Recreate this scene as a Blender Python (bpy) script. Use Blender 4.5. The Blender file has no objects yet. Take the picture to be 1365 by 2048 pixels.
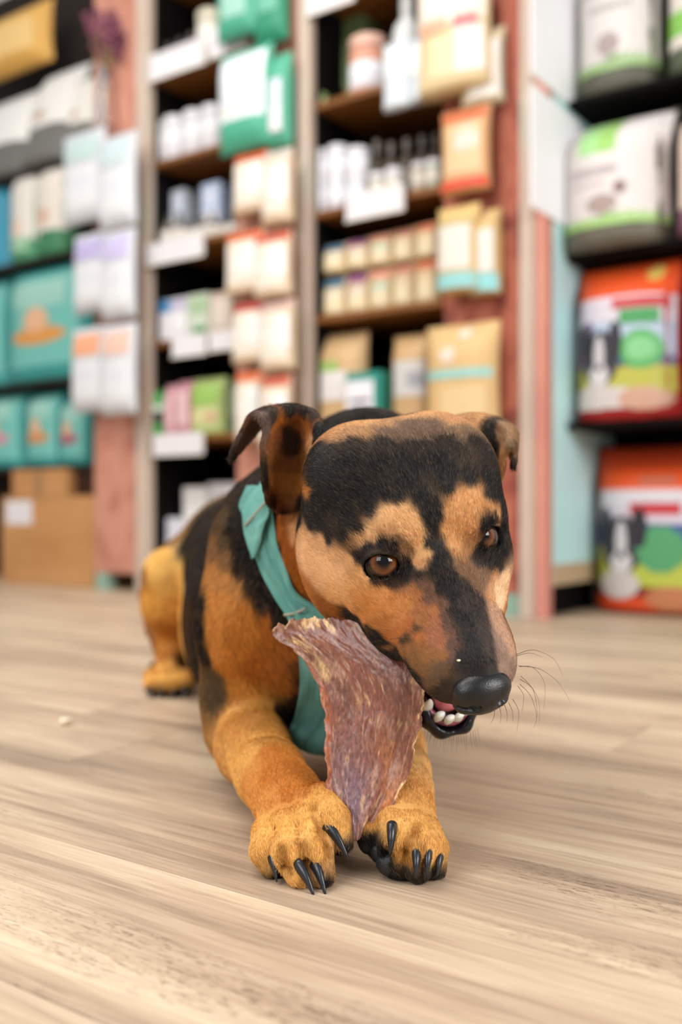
import bpy, bmesh, math, random
import numpy as np
from mathutils import Vector, Matrix

# ------------------------------------------------------------------ camera
W, H = 1365, 2048
F = 1991.0                      # focal length in pixels (35 mm on a 36 mm tall frame)
CX, CY = 682.5, 1024.0
FUR = 1.0
CAMZ = 0.25
S = bpy.context.scene
COL = S.collection
cd = bpy.data.cameras.new('camera'); cam = bpy.data.objects.new('camera', cd); COL.objects.link(cam)
# the shelf wall and the planks share one direction; the finished scene is turned so that this direction is the X axis
VX = -2150.0
AL = math.atan(F/(CX-VX))
DS = np.array([math.cos(AL), -math.sin(AL), 0]); DN = np.array([math.sin(AL), math.cos(AL), 0])   # along the wall to the right / into the wall
cam.location = (0, 0, CAMZ); cam.rotation_euler = (math.pi/2, 0, AL)
cd.sensor_fit = 'VERTICAL'; cd.sensor_height = 36; cd.sensor_width = 24; cd.lens = 35.0
cd.clip_start = 0.02
cd.dof.use_dof = True; cd.dof.focus_distance = 0.675; cd.dof.aperture_fstop = 3.1
S.camera = cam
# ------------------------------------------------------------------ light
wd = bpy.data.worlds.new('room_light'); S.world = wd; wd.use_nodes = True
bg = wd.node_tree.nodes['Background']; bg.inputs[0].default_value = (0.95, 0.97, 1.0, 1); bg.inputs[1].default_value = 0.44
def area(name, loc, target, sx, sy, power, color):
    l = bpy.data.lights.new(name, 'AREA'); l.shape = 'RECTANGLE'; l.size = sx; l.size_y = sy; l.energy = power; l.color = color
    o = bpy.data.objects.new(name, l); COL.objects.link(o); T_ = Matrix.Rotation(AL, 3, 'Z'); loc = T_@Vector(loc); target = T_@Vector(target); o.location = loc
    o.rotation_euler = (Vector(target)-Vector(loc)).to_track_quat('-Z', 'Y').to_euler(); return o
area('shop_window_light', (2.0, -0.6, 1.35), (0, 1.1, 0.2), 1.3, 1.2, 64, (1.0, 0.985, 0.97))
area('ceiling_light', (-1.2, 1.2, 2.30), (-1.3, 2.0, 0.3), 2.4, 1.6, 70, (1.0, 0.97, 0.93))
area('front_window_light', (-1.9, -1.0, 1.8), (-.6, 2.2, 0.6), 1.8, 1.5, 50, (0.97, 0.98, 1.0))
S.view_settings.view_transform = 'Standard'; S.view_settings.look = 'None'
S.view_settings.gamma = 1; S.view_settings.exposure = 0.12; S.view_settings.use_curve_mapping = False

rng = np.random.default_rng(7); rnd = random.Random(11)
# ------------------------------------------------------------------ helpers
def P(px, py, d):
    """point at depth d (metres in front of the lens) that the photograph shows at px, py"""
    return np.array([(px-CX)/F*d, d, CAMZ-(py-CY)/F*d])
def srgb(h):
    if isinstance(h, str):
        c = [int(h[i:i+2], 16)/255 for i in (0, 2, 4)]
    else: c = h
    return tuple(((x+0.055)/1.055)**2.4 if x > 0.04045 else x/12.92 for x in c)
def tag(o, label=None, cat=None, group=None, kind=None):
    if label: o['label'] = label
    if cat: o['category'] = cat
    if group: o['group'] = group
    if kind: o['kind'] = kind
    return o
def empty(name, loc=(0,0,0), rz=0, parent=None):
    o = bpy.data.objects.new(name, None); COL.objects.link(o); o.location = loc; o.rotation_euler = (0,0,rz)
    o.empty_display_size = .05
    if parent: o.parent = parent
    return o
def meshobj(name, V, Fc, m, parent=None, smooth=False, vcol=None):
    me = bpy.data.meshes.new(name); me.from_pydata([tuple(map(float, v)) for v in V], [], [tuple(map(int, f)) for f in Fc])
    if smooth: me.polygons.foreach_set('use_smooth', [True]*len(me.polygons))
    if m: me.materials.append(m)
    me.update()
    o = bpy.data.objects.new(name, me); COL.objects.link(o)
    if parent: o.parent = parent
    return o
def bmobj(name, bm, m, parent=None, smooth=False):
    me = bpy.data.meshes.new(name); bm.normal_update(); bm.to_mesh(me); bm.free()
    if smooth: me.polygons.foreach_set('use_smooth', [True]*len(me.polygons))
    for mm in (m if isinstance(m, (list, tuple)) else [m]): me.materials.append(mm)
    o = bpy.data.objects.new(name, me); COL.objects.link(o)
    if parent: o.parent = parent
    return o
def mat(name, color, rough=0.6, spec=0.4, metallic=0, **kw):
    m = bpy.data.materials.new(name); m.use_nodes = True; b = m.node_tree.nodes['Principled BSDF']
    c = srgb(color) if isinstance(color, str) else color
    b.inputs['Base Color'].default_value = (*c, 1); b.inputs['Roughness'].default_value = rough
    b.inputs['Specular IOR Level'].default_value = spec; b.inputs['Metallic'].default_value = metallic
    for k, v in kw.items(): b.inputs[k.replace('_', ' ')].default_value = v
    return m
def nodes(m): return m.node_tree.nodes, m.node_tree.links, m.node_tree.nodes['Principled BSDF']
def noise_mat(name, stops, scale=(5,5,5), detail=6, rough=0.6, spec=0.3, bump=0.0, bscale=40, coord='Object', distortion=0, nscale=1.0):
    """colour from a stretched noise run through a ramp; stops = [(pos, hex)...]"""
    m = mat(name, stops[0][1], rough, spec); N, L, b = nodes(m)
    tc = N.new('ShaderNodeTexCoord'); mp = N.new('ShaderNodeMapping'); mp.inputs['Scale'].default_value = scale
    L.new(tc.outputs[coord], mp.inputs[0]); n = N.new('ShaderNodeTexNoise'); n.inputs['Scale'].default_value = nscale
    n.inputs['Detail'].default_value = detail; n.inputs['Distortion'].default_value = distortion
    L.new(mp.outputs[0], n.inputs['Vector']); r = N.new('ShaderNodeValToRGB'); L.new(n.outputs[0], r.inputs[0])
    e = r.color_ramp.elements
    while len(e) < len(stops): e.new(0.5)
    for el, (p, c) in zip(e, stops): el.position = p; el.color = (*srgb(c), 1)
    L.new(r.outputs[0], b.inputs['Base Color'])
    if bump:
        n2 = N.new('ShaderNodeTexNoise'); n2.inputs['Scale'].default_value = bscale; n2.inputs['Detail'].default_value = 4
        L.new(tc.outputs[coord], n2.inputs['Vector']); bp = N.new('ShaderNodeBump'); bp.inputs['Strength'].default_value = bump; bp.inputs['Distance'].default_value = 0.002
        L.new(n2.outputs[0], bp.inputs['Height']); L.new(bp.outputs[0], b.inputs['Normal'])
    return m

def tube(bm, pts, rads, seg=10, flat=(1, 1), up=(0, 0, 1)):
    pts = [np.asarray(p, float) for p in pts]; rings = []
    for i, p in enumerate(pts):
        d = pts[min(i+1, len(pts)-1)]-pts[max(i-1, 0)]; d /= np.linalg.norm(d)+1e-12
        s = np.cross(d, up); s /= np.linalg.norm(s)+1e-12; u = np.cross(s, d)
        rings.append([bm.verts.new(p+(s*math.cos(a)*flat[0]+u*math.sin(a)*flat[1])*rads[i]) for a in [2*math.pi*k/seg for k in range(seg)]])
    for a, b in zip(rings[:-1], rings[1:]):
        for k in range(seg): bm.faces.new((a[k], a[(k+1) % seg], b[(k+1) % seg], b[k]))
    bm.faces.new(list(reversed(rings[0]))); bm.faces.new(rings[-1]); return rings
# ------------------------------------------------------------------ floor
def plank_material():
    m = mat('grey_oak_plank', 'b0937a', 0.42, 0.35); N, L, b = nodes(m)
    tc = N.new('ShaderNodeTexCoord'); oi = N.new('ShaderNodeObjectInfo')
    off = N.new('ShaderNodeVectorMath'); off.operation = 'ADD'
    sc = N.new('ShaderNodeVectorMath'); sc.operation = 'SCALE'; sc.inputs['Scale'].default_value = 31.0
    cb = N.new('ShaderNodeCombineXYZ'); L.new(oi.outputs['Random'], cb.inputs[0]); L.new(oi.outputs['Random'], cb.inputs[1])
    L.new(cb.outputs[0], sc.inputs[0]); L.new(tc.outputs['Object'], off.inputs[0]); L.new(sc.outputs[0], off.inputs[1])
    def nz(scale, detail, rough=0.55, dist=0.0):
        mp = N.new('ShaderNodeMapping'); mp.inputs['Scale'].default_value = scale; L.new(off.outputs[0], mp.inputs[0])
        n = N.new('ShaderNodeTexNoise'); n.inputs['Scale'].default_value = 1; n.inputs['Detail'].default_value = detail
        n.inputs['Roughness'].default_value = rough; n.inputs['Distortion'].default_value = dist
        L.new(mp.outputs[0], n.inputs['Vector']); return n.outputs[0]
    def ramp(v, stops):
        r = N.new('ShaderNodeValToRGB'); e = r.color_ramp.elements
        while len(e) < len(stops): e.new(0.5)
        for el, (p, c) in zip(e, stops): el.position = p; el.color = (*srgb(c), 1)
        L.new(v, r.inputs[0]); return r.outputs[0]
    def mix(f, a, c, mode='MIX'):
        x = N.new('ShaderNodeMix'); x.data_type = 'RGBA'; x.blend_type = mode
        if isinstance(f, float): x.inputs[0].default_value = f
        else: L.new(f, x.inputs[0])
        L.new(a, x.inputs[6]); L.new(c, x.inputs[7]); return x.outputs[2]
    broad = ramp(nz((1.6, 16, 8), 4, 0.5, 0.6), [(0.30, '8a7564'), (0.43, 'ab937d'), (0.57, 'c9b297'), (0.72, 'dac7ab')])
    grain = ramp(nz((5, 130, 20), 6, 0.62, 0.9), [(0.3, '6d5a4c'), (0.45, 'ab947c'), (0.62, 'd8c5ab')])
    c = mix(0.30, broad, grain)
    fine = ramp(nz((14, 420, 40), 4, 0.6, 0.3), [(0.34, '8b7a6c'), (0.5, 'ffffff')])
    c = mix(0.22, c, fine, 'MULTIPLY')
    # coarse pore strokes only in some patches of the board
    pores = ramp(nz((70, 420, 60), 3, 0.7, 1.2), [(0.40, '6d5646'), (0.47, 'ffffff')])
    gate = nz((2.2, 12, 5), 2); g = N.new('ShaderNodeMapRange'); g.inputs[1].default_value = 0.56; g.inputs[2].default_value = 0.66; L.new(gate, g.inputs[0])
    c = mix(g.outputs[0], c, mix(0.55, c, pores, 'MULTIPLY'))
    # every board has its own tone
    hv = N.new('ShaderNodeHueSaturation'); vr = N.new('ShaderNodeMapRange'); L.new(oi.outputs['Random'], vr.inputs[0])
    vr.inputs[3].default_value = .93; vr.inputs[4].default_value = 1.12; L.new(vr.outputs[0], hv.inputs['Value']); L.new(c, hv.inputs['Color'])
    hv.inputs['Saturation'].default_value = 1.05
    L.new(hv.outputs[0], b.inputs['Base Color'])
    bp = N.new('ShaderNodeBump'); bp.inputs['Strength'].default_value = 0.25; bp.inputs['Distance'].default_value = 0.0006
    L.new(grain, bp.inputs['Height']); L.new(bp.outputs[0], b.inputs['Normal'])
    return m
M_PLANK = plank_material()
M_JOINT = mat('plank_joint', '7a6656', 0.9, 0.1)
floor = meshobj('floor', [(-4,-2,-.006),(4,-2,-.006),(4,6,-.006),(-4,6,-.006)], [(0,1,2,3)], M_JOINT); tag(floor, kind='structure')
PW, PL = 0.165, 1.22
def plank_mesh(l, w):
    h = .0006; e = .00035
    V = [(-l/2+e,-w/2+e,-.005),(l/2-e,-w/2+e,-.005),(l/2-e,w/2-e,-.005),(-l/2+e,w/2-e,-.005)]
    V += [(-l/2+e,-w/2+e,-h),(l/2-e,-w/2+e,-h),(l/2-e,w/2-e,-h),(-l/2+e,w/2-e,-h)]
    V += [(-l/2+2*e,-w/2+2*e,0),(l/2-2*e,-w/2+2*e,0),(l/2-2*e,w/2-2*e,0),(-l/2+2*e,w/2-2*e,0)]
    Fc = [(0,1,5,4),(1,2,6,5),(2,3,7,6),(3,0,4,7),(4,5,9,8),(5,6,10,9),(6,7,11,10),(7,4,8,11),(8,9,10,11)]
    me = bpy.data.meshes.new('plank'); me.from_pydata(V, [], Fc); me.materials.append(M_PLANK); return me
pm = plank_mesh(PL, PW)
seam0 = P(683, 1640, F*CAMZ/(1640-CY)); n0 = float(seam0 @ DN)     # one seam read off the photo
ends = {2: -.37, 0: -.80, 1: .25, -1: .12, -2: .16, -3: .2}
for r in range(-9, 19):
    nc = n0 + (r+0.5)*PW
    e0 = ends.get(r, (r*0.37+0.11) % PL)
    for k in range(-4, 4):
        c = DN*nc + DS*(e0+(k+0.5)*PL)
        if c[1] < -1.0 or c[1] > 3.9 or abs(c[0]) > 2.3 or abs(c[0]) > 1.2+max(c[1],0)*.5: continue
        o = bpy.data.objects.new('plank', pm); COL.objects.link(o); o.location = (c[0], c[1], 0); o.rotation_euler = (0,0,-AL); o.parent = floor
# ------------------------------------------------------------------ the shelf wall (local frame: s along the wall to the right, n into it, z up)
W0 = P(1058, 1236, F*CAMZ/(1236-CY)); N0 = float(W0 @ DN)
def zat(px, n=0.0):
    k = (px-CX)/F; return (N0+n)/(k*DN[0]+DN[1])
def sz(px, py, n=0.0):
    q = P(px, py, zat(px, n)); return float(q @ DS), float(q[2])
def put(o, s, n, z, rz=0.0):
    o.location = tuple(DS*s+DN*(N0+n)+np.array([0, 0, z])); o.rotation_euler = (0, 0, -AL+rz); return o
def box_bm(bm, x0, x1, y0, y1, z0, z1, bev=0.0):
    vs = [bm.verts.new((x, y, z)) for z in (z0, z1) for y in (y0, y1) for x in (x0, x1)]
    fs = [bm.faces.new([vs[i] for i in f]) for f in ((0,2,3,1),(4,5,7,6),(0,1,5,4),(1,3,7,5),(3,2,6,7),(2,0,4,6))]
    if bev: bmesh.ops.bevel(bm, geom=list({e for f in fs for e in f.edges}), offset=bev, segments=2, affect='EDGES')
def wbox(name, s0, s1, n0, n1, z0, z1, m, parent=None, bev=0.0, kind=None):
    bm = bmesh.new(); box_bm(bm, -(s1-s0)/2, (s1-s0)/2, 0, n1-n0, 0, z1-z0, bev); o = bmobj(name, bm, m)
    if parent is None: put(o, (s0+s1)/2, n0, z0)
    else:
        o.parent = parent; pl = parent['_o']; o.location = ((s0+s1)/2-pl[0], n0-pl[1], z0-pl[2])
    if kind: o['kind'] = kind
    return o
def root(name, s, n, z, label, cat, group=None, rz=0.0):
    e = empty(name); put(e, s, n, z, rz); e['_o'] = (s, n, z); tag(e, label, cat, group); return e
M_PINK = noise_mat('worn_pink_paint', [(.30, '8a5446'), (.42, 'b07662'), (.55, 'bd8672'), (.68, '9d5e4c'), (.80, 'b39f8c')], (9, 9, 4), 8, .7, .25, nscale=1.6)
M_RED = noise_mat('worn_red_paint', [(.32, '6c3228'), (.43, '9c5342'), (.54, 'ad6650'), (.63, '7a392c'), (.8, '9c8474')], (9, 9, 4), 8, .7, .25, nscale=1.6)
M_EDGE = noise_mat('worn_grey_edge', [(.3, 'a89a8c'), (.5, 'b9a596'), (.7, 'aeb0a0')], (6, 6, 3), 5, .7, .2)
M_TRIM = noise_mat('worn_salmon_edge', [(.3, 'b87668'), (.6, 'c68a78'), (.8, 'b59a86')], (6, 6, 3), 5, .7, .2)
M_BLACK = mat('black_interior', '0a0808', .8, .1)
M_SHELF = noise_mat('brown_shelf_board', [(.3, '6a4018'), (.7, '8e5a28')], (6, 40, 40), 5, .5, .3)
M_BLUE = noise_mat('pale_blue_paint', [(.3, 'b4dfe2'), (.7, 'ccecec')], (3, 3, 2), 4, .55, .3)
M_GREEN = mat('worn_green_paint', '86a090', .7, .2); M_WHITE = mat('white_card', 'cfcbcd', .6, .3); M_BASE = mat('tan_base_board', 'b8a080', .7, .2)
M_WALLP = mat('shop_wall', 'e4ded4', .8, .2); M_CREAM = mat('cream_plastic', 'e8dfd0', .4, .4)
ZT = 2.35; DEPTH = .36
s_ = lambda px, n=0.0: sz(px, 1000, n)[0]
# setting: wall behind, side wall, ceiling
wbox('wall_back', s_(-900), s_(1500)+2.2, DEPTH+.10, DEPTH+.16, 0, 2.6, M_WALLP, kind='structure')
# upright panels: (left px of the face, right px of the face, px of the grey edge, face material)
PAN = [(188, 276, 303, M_PINK, 'upright panel of faded pink paint above the cardboard boxes'), (474, 600, 625, M_PINK, 'upright panel of pink paint hung with pouches, between the two black shelf bays'), (888, 1043, 1072, M_RED, 'upright panel of brick red paint hung with kraft bags')]
PS = []
for a, b, c, m, lab in PAN:
    s0, s1, s2 = s_(a), s_(b), s_(c); PS.append((s0, s1, s2)); r = root('upright_panel', s0, 0, 0, lab, 'wall panel')
    wbox('face_board', s0, s1, 0, .03, .055, ZT, m, r, .003); wbox('edge_strip', s1, s2, -.012, .016, 0, ZT, M_EDGE, r, .003)
    wbox('side_board', s2-.02, s2, .017, DEPTH, 0, ZT, M_BLACK, r)
    wbox('foot', s0+.01, s0+.06 if c < 1000 else s1, .0, .04, 0, .055, M_GREEN, r)
r = root('corner_post', s_(1072), 0, 0, 'narrow salmon painted post in front of the pale blue side panel', 'post')
wbox('edge_board', s_(1072), s_(1096), -.004, .03, 0, ZT, M_TRIM, r, .002)
sB = s_(1096)
bp = wbox('blue_side_panel', sB-.012, sB, .03, DEPTH+.1, .075, ZT, M_BLUE); tag(bp, 'pale blue side panel with two white papers, right of the salmon post', 'wall panel')
bp['_o'] = (sB-.006, .03, .075); wbox('base_strip', sB-.010, sB+.003, .032, DEPTH+.05, .076, .125, M_BASE, bp)
# black shelf bays
def bay(sl, sr, shelves, lab):
    r = root('shelf_bay', sl, 0, 0, lab, 'shelf')
    wbox('back_board', sl, sr, DEPTH-.01, DEPTH+.005, 0, ZT, M_BLACK, r); wbox('inner_side', sl, sl+.006, .018, DEPTH-.01, 0, ZT, M_BLACK, r); wbox('inner_side', sr-.006, sr, .031, DEPTH-.01, 0, ZT, M_BLACK, r)
    wbox('top_board', sl, sr, .0, DEPTH, ZT, ZT+.02, M_BLACK, r)
    for z in shelves: wbox('shelf_board', sl+.006, sr-.006, .004, DEPTH-.01, z-.018, z, M_SHELF, r, .002)
    return r
B1 = [sz(310, 152)[1], sz(380, 302)[1], sz(430, 468)[1], sz(310, 682)[1], sz(440, 866)[1], .02]
B2 = [sz(700, 185)[1], sz(640, 420)[1], sz(640, 631)[1], sz(700, 868)[1], .02]
B1t, B2t = B1[0]+.30, B2[0]+.30
bay(PS[0][2], PS[1][0], B1+[B1t], 'black shelf bay with jars and boxes, between the two pink panels')
bay(PS[1][2], PS[2][0], B2+[B2t], 'black shelf bay with rows of kraft pouches, left of the brick red panel')
# left bay: dark shelves carrying bags; right bay: black metal shelves with big bags
M_DARKW = mat('dark_wood', '2a211c', .7, .2)
NL = .10
r = root('shelf_bay', s_(-500), 0, 0, 'dark shelf bay of large bags at the left edge', 'shelf')
LZ = [sz(95, 330, NL)[1], sz(95, 515, NL)[1], sz(95, 762, NL)[1], sz(95, 934, NL)[1]]
for z in LZ: wbox('shelf_board', s_(-500), PS[0][0], NL-.02, DEPTH, z-.016, z, M_DARKW, r, .002)
wbox('back_board', s_(-500), PS[0][0], DEPTH, DEPTH+.02, 0, ZT, M_DARKW, r)
NR = .16
RZ = [sz(1250, 192, NR)[1], sz(1250, 505, NR)[1], sz(1280, 842, NR)[1]]
r = root('shelf_bay', sB, 0, 0, 'black metal shelf bay holding the large dog food bags at the right edge', 'shelf')
sR = s_(1500)
for z in RZ: wbox('shelf_board', sB+.001, sR+.4, NR-.05, DEPTH+.1, z-.014, z, M_BLACK, r, .002)
wbox('back_board', sB+.001, sR+.4, DEPTH+.08, DEPTH+.10, 0, ZT, M_BLACK, r)

CARD = mat('white_sign_card', 'f2f3f6', .5, .3)
def card(y0, y1, label, n0=-.10, n1=.185, px=1064):
    zt = sz(px, y0, n0)[1]; zb = sz(px, y1, n0)[1]
    o = wbox('sign_card', sB+.003, sB+.006, n0, n1, zb, zt, CARD, bev=0); tag(o, label, 'sign'); return o
card(-560, 146, 'upper blank white card fixed to the pale blue panel, sticking out past the post')
card(166, 412, 'lower blank white card fixed to the pale blue panel, sticking out past the post')

# ------------------------------------------------------------------ goods: builders
_mc = {}
def mc(h, rough=.5, spec=.35):
    k = (h, rough)
    if k not in _mc: _mc[k] = mat('print_'+h, tuple(x*.84 for x in srgb(h)), rough, spec)
    return _mc[k]
def bag_prof(u, t, d, top, bot):
    """half thickness at u in -1..1 across, t in 0..1 up"""
    a = max(0.0, 1-abs(u)**3.2)**.55
    tt = min(1.0, (1-t)/.30) if top else 1.0; tb_ = min(1.0, t/.22) if bot else min(1.0, .75+t/.2)
    return d/2*a*(math.sin(tt*math.pi/2))*(math.sin(tb_*math.pi/2))+.0008
def bag_mesh(w, h, d, top=1, bot=0, nx=14, nz=16):
    bm = bmesh.new(); F_, B_ = [], []
    for j in range(nz+1):
        t = j/nz; f, b = [], []
        for i in range(nx+1):
            u = -1+2*i/nx; y = bag_prof(u, t, d, top, bot); sq = 1-.05*math.sin(t*math.pi)*(1 if top else 0)
            f.append(bm.verts.new((u*w/2*sq, -y+rnd.uniform(-1, 1)*d*.012, t*h))); b.append(bm.verts.new((u*w/2*sq, y, t*h)))
        F_.append(f); B_.append(b)
    for j in range(nz):
        for i in range(nx):
            bm.faces.new((F_[j][i], F_[j][i+1], F_[j+1][i+1], F_[j+1][i])); bm.faces.new((B_[j][i+1], B_[j][i], B_[j+1][i], B_[j+1][i+1]))
        bm.faces.new((B_[j][0], F_[j][0], F_[j+1][0], B_[j+1][0])); bm.faces.new((F_[j][nx], B_[j][nx], B_[j+1][nx], F_[j+1][nx]))
    for i in range(nx): bm.faces.new((B_[0][i], B_[0][i+1], F_[0][i+1], F_[0][i])); bm.faces.new((F_[nz][i], F_[nz][i+1], B_[nz][i+1], B_[nz][i]))
    return bm
def patch_mesh(w, h, d, top, bot, x0, x1, z0, z1, ell=False, off=.0012, curved=True):
    bm = bmesh.new(); rows = []
    nx, nz = 10, 8
    for j in range(nz+1):
        row = []
        for i in range(nx+1):
            a, b = i/nx, j/nz
            if ell:
                th_ = 2*math.pi*a; r = b; u = (x0+x1)/2+(x1-x0)/2*r*math.cos(th_); t = (z0+z1)/2+(z1-z0)/2*r*math.sin(th_)
            else: u = x0+(x1-x0)*a; t = z0+(z1-z0)*b
            uu = 2*u-1; y = bag_prof(uu, t, d, top, bot) if curved else d/2
            sq = 1-.05*math.sin(t*math.pi)*(1 if (top and curved) else 0)
            row.append(bm.verts.new((uu*w/2*sq, -y-off-d*.012, t*h)))
        rows.append(row)
    for j in range(nz):
        for i in range(nx):
            try: bm.faces.new((rows[j][i], rows[j][i+1], rows[j+1][i+1], rows[j+1][i]))
            except ValueError: pass
    bmesh.ops.remove_doubles(bm, verts=bm.verts, dist=1e-6); return bm
def goods(kind, px0, px1, yt, yb, n, label, cat, group=None, base='d8b88a', patches=(), d=None, top=1, bot=0, zb=None, rz=0.0, rx=0.0, lid=None, name=None, rough=.5):
    """place one article: its left/right pixel columns and top/bottom rows in the photograph give its width and height at offset n"""
    d = d or (sz(px1, 1000, n)[0]-sz(px0, 1000, n)[0])*(.35 if kind in ('bag', 'pouch', 'box') else .9)
    nl, nr = (n, n+d) if kind == 'box' else (n+d/2, n+d/2)      # which depth shows as the outline
    s0 = sz(px0, 1000, nl)[0]; s1 = sz(px1, 1000, nr)[0]; pm_ = (px0+px1)/2; z1 = sz(pm_, yt, n)[1]; z0 = sz(pm_, yb, n)[1] if zb is None else zb
    if s1-s0 < .02: s1 = sz(px1, 1000, n)[0]
    w = s1-s0; h = z1-z0; nm = name or {'bag': 'food_bag', 'pouch': 'treat_pouch', 'jar': 'jar', 'bottle': 'bottle', 'box': 'carton'}[kind]
    e = root(nm, (s0+s1)/2, n+d/2, z0, label, cat, group, rz); e.rotation_euler[0] = rx
    M0 = mc(base, rough)
    if kind in ('bag', 'pouch'):
        bmobj('pack', bag_mesh(w, h, d, top, bot), M0, e, True)
        for p in patches:
            x0, x1, a0, a1, c = p[:5]; bmobj('print', patch_mesh(w, h, d, top, bot, x0, x1, a0, a1, len(p) > 5 and p[5] == 'e', .0012*(1+(p[6] if len(p) > 6 else 0))), mc(c, rough), e, True)
    elif kind == 'box':
        bm = bmesh.new(); box_bm(bm, -w/2, w/2, -d/2, d/2, 0, h, min(w, h)*.02); bmobj('carton_body', bm, M0, e)
        for p in patches:
            x0, x1, a0, a1, c = p[:5]; bm = bmesh.new(); box_bm(bm, (x0-.5)*w, (x1-.5)*w, -d/2-.0012, -d/2+.0002, a0*h, a1*h); bmobj('print', bm, mc(c, rough), e)
    else:
        r = w/2; d = w; prof = {'jar': [(0, 0), (.94, 0), (1, .03), (1, .74), (.9, .80), (.82, .81)], 'bottle': [(0, 0), (.95, 0), (1, .03), (1, .58), (.85, .68), (.4, .78), (.38, .82)]}[kind]
        def lathe(pr, m, nmx):
            bm = bmesh.new(); sg = 20; rings = []
            for rr, t in pr: rings.append([bm.verts.new((rr*r*math.cos(2*math.pi*k/sg), rr*r*math.sin(2*math.pi*k/sg), t*h)) for k in range(sg)] if rr > 0 else [bm.verts.new((0, 0, t*h))])
            for a, b in zip(rings[:-1], rings[1:]):
                for k in range(sg):
                    v = [a[k % len(a)], a[(k+1) % len(a)], b[(k+1) % len(b)], b[k % len(b)]]; v = list(dict.fromkeys(v))
                    if len(v) > 2: bm.faces.new(v)
            return bmobj(nmx, bm, m, e, True)
        lathe(prof+[(0, prof[-1][1])], M0, 'glass' if name == 'glass_jar' else 'container')
        lr = 1.02 if kind == 'jar' else .45; l0 = prof[-1][1]
        lathe([(0, l0+.001), (lr*.98, l0+.001), (lr, l0+.02), (lr, .97), (lr*.92, 1), (0, 1)], mc(lid or base, .4), 'lid')
        for p in patches:
            x0, x1, a0, a1, c = p[:5]; lathe([(1.0, a0), (1.015, a0+.005), (1.015, a1-.005), (1.0, a1)], mc(c, rough), 'label')
    return e
def tagcard(px0, px1, yt, yb, n, label, ang=0):
    s0 = sz(px0, 1000, n)[0]; s1 = sz(px1, 1000, n)[0]; pm_ = (px0+px1)/2; z1 = sz(pm_, yt, n)[1]; z0 = sz(pm_, yb, n)[1]
    e = root('price_holder', (s0+s1)/2, n, z0, label, 'price tag', 'price holders on the shelf edges'); w = s1-s0; h = z1-z0
    bm = bmesh.new(); box_bm(bm, -w/2, w/2, 0, .004, 0, h, .001); bmobj('card', bm, M_WHITE, e)
    bm = bmesh.new(); box_bm(bm, -w/2-.002, w/2+.002, .004, .007, -.002, h+.002); box_bm(bm, -w/2-.002, w/2+.002, -.002, .004, -.004, -.0005); bmobj('holder', bm, M_CREAM, e)
# ------------------------------------------------------------------ goods on the shelves (front of each article at offset n)
G_ = goods
HN = -.075      # articles hanging in front of the panels
# --- bay between the pink panels, top to bottom
for i, (a, b, t) in enumerate(((306,326,92),(328,348,80),(350,370,70),(372,394,58))):
    G_('bottle', a, b, t, 0, .03, ('first', 'second', 'third', 'fourth')[i]+' dark topped bottle from the left, top shelf of the left black bay', 'bottle', 'dark topped bottles', 'b9aca4', [(0,1,.1,.5,'e8e0da')], zb=B1[0], lid='4a423e')
G_('jar', 402, 446, 10, 0, .03, 'cream jar with wide lid on the top shelf of the left black bay', 'jar', None, 'e4dccb', [(0,1,.15,.7,'f0e9dc')], zb=B1[0], lid='d8d0b8')
tagcard(298, 408, 92, 144, -.02, 'topmost white price holder at the far left of the left black bay')
tagcard(418, 494, 50, 104, -.02, 'cream price holder right of the topmost white one in the left black bay')
for i, (a, b, t) in enumerate(((302,334,240),(334,373,226),(373,409,214),(409,447,204))):
    G_('jar', a, b, t, 0, .02, ('first', 'second', 'third', 'fourth')[i]+' white jar from the left on the second shelf of the left black bay', 'jar', 'white jars in the left bay', 'dad7dc', [(0,1,.2,.7,'e2e0e2')], zb=B1[1], lid='dedcde')
for i, (a, b, t, c) in enumerate(((340,396,376,'c9d2dc'),(402,466,362,'bccbe6'))):
    G_('box', a, b, t, 0, .08, ('left', 'right')[i]+' pale carton at the back of the third shelf of the left black bay', 'box', None, c, [(.1,.9,.1,.55,'e8e4e6'),(.15,.85,.65,.9,'d6dcec')], zb=B1[2], d=.06)
for i, a in enumerate((306,328,350,372,394,416,438,458)):
    G_('bottle', a, a+18, 432-(i%3)*5, 0, .02, ('first','second','third','fourth','fifth','sixth','seventh','eighth')[i]+' little dropper bottle from the left, third shelf of the left bay', 'bottle', 'dropper bottles', '6e665e', [(0,1,.08,.5,'e4dcd2')], zb=B1[2], lid='3a3432')
tagcard(292, 405, 479, 520, -.02, 'long white price holder in front of the third shelf of the left black bay')
G_('box', 304, 342, 602, 0, .03, 'blue topped white carton at the left of the fourth shelf, left bay', 'box', None, 'e8e6ea', [(.02,.98,.70,.98,'3f86b8')], zb=B1[3], d=.08)
G_('box', 342, 374, 596, 0, .03, 'white carton with lilac top beside the blue topped one, fourth shelf', 'box', None, 'e6e4e6', [(.05,.95,.74,.95,'bcb6d0'),(.1,.9,.3,.5,'f4f2f4')], zb=B1[3], d=.08)
G_('box', 376, 416, 588, 0, .03, 'pale green carton on the fourth shelf of the left bay', 'box', None, 'cfd8c4', [(.08,.92,.55,.9,'a9c39a'),(.3,.9,.1,.25,'3f8c4c')], zb=B1[3], d=.08)
G_('box', 420, 464, 584, 0, .04, 'tall beige carton at the right of the fourth shelf, left bay', 'box', None, 'cbb8a6', [(.1,.8,.2,.85,'ded0c2')], zb=B1[3], d=.08)
tagcard(344, 410, 672, 710, -.02, 'white price holder under the fourth shelf of the left bay, left one')
tagcard(418, 474, 662, 698, -.02, 'white price holder under the fourth shelf of the left bay, right one')
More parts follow.
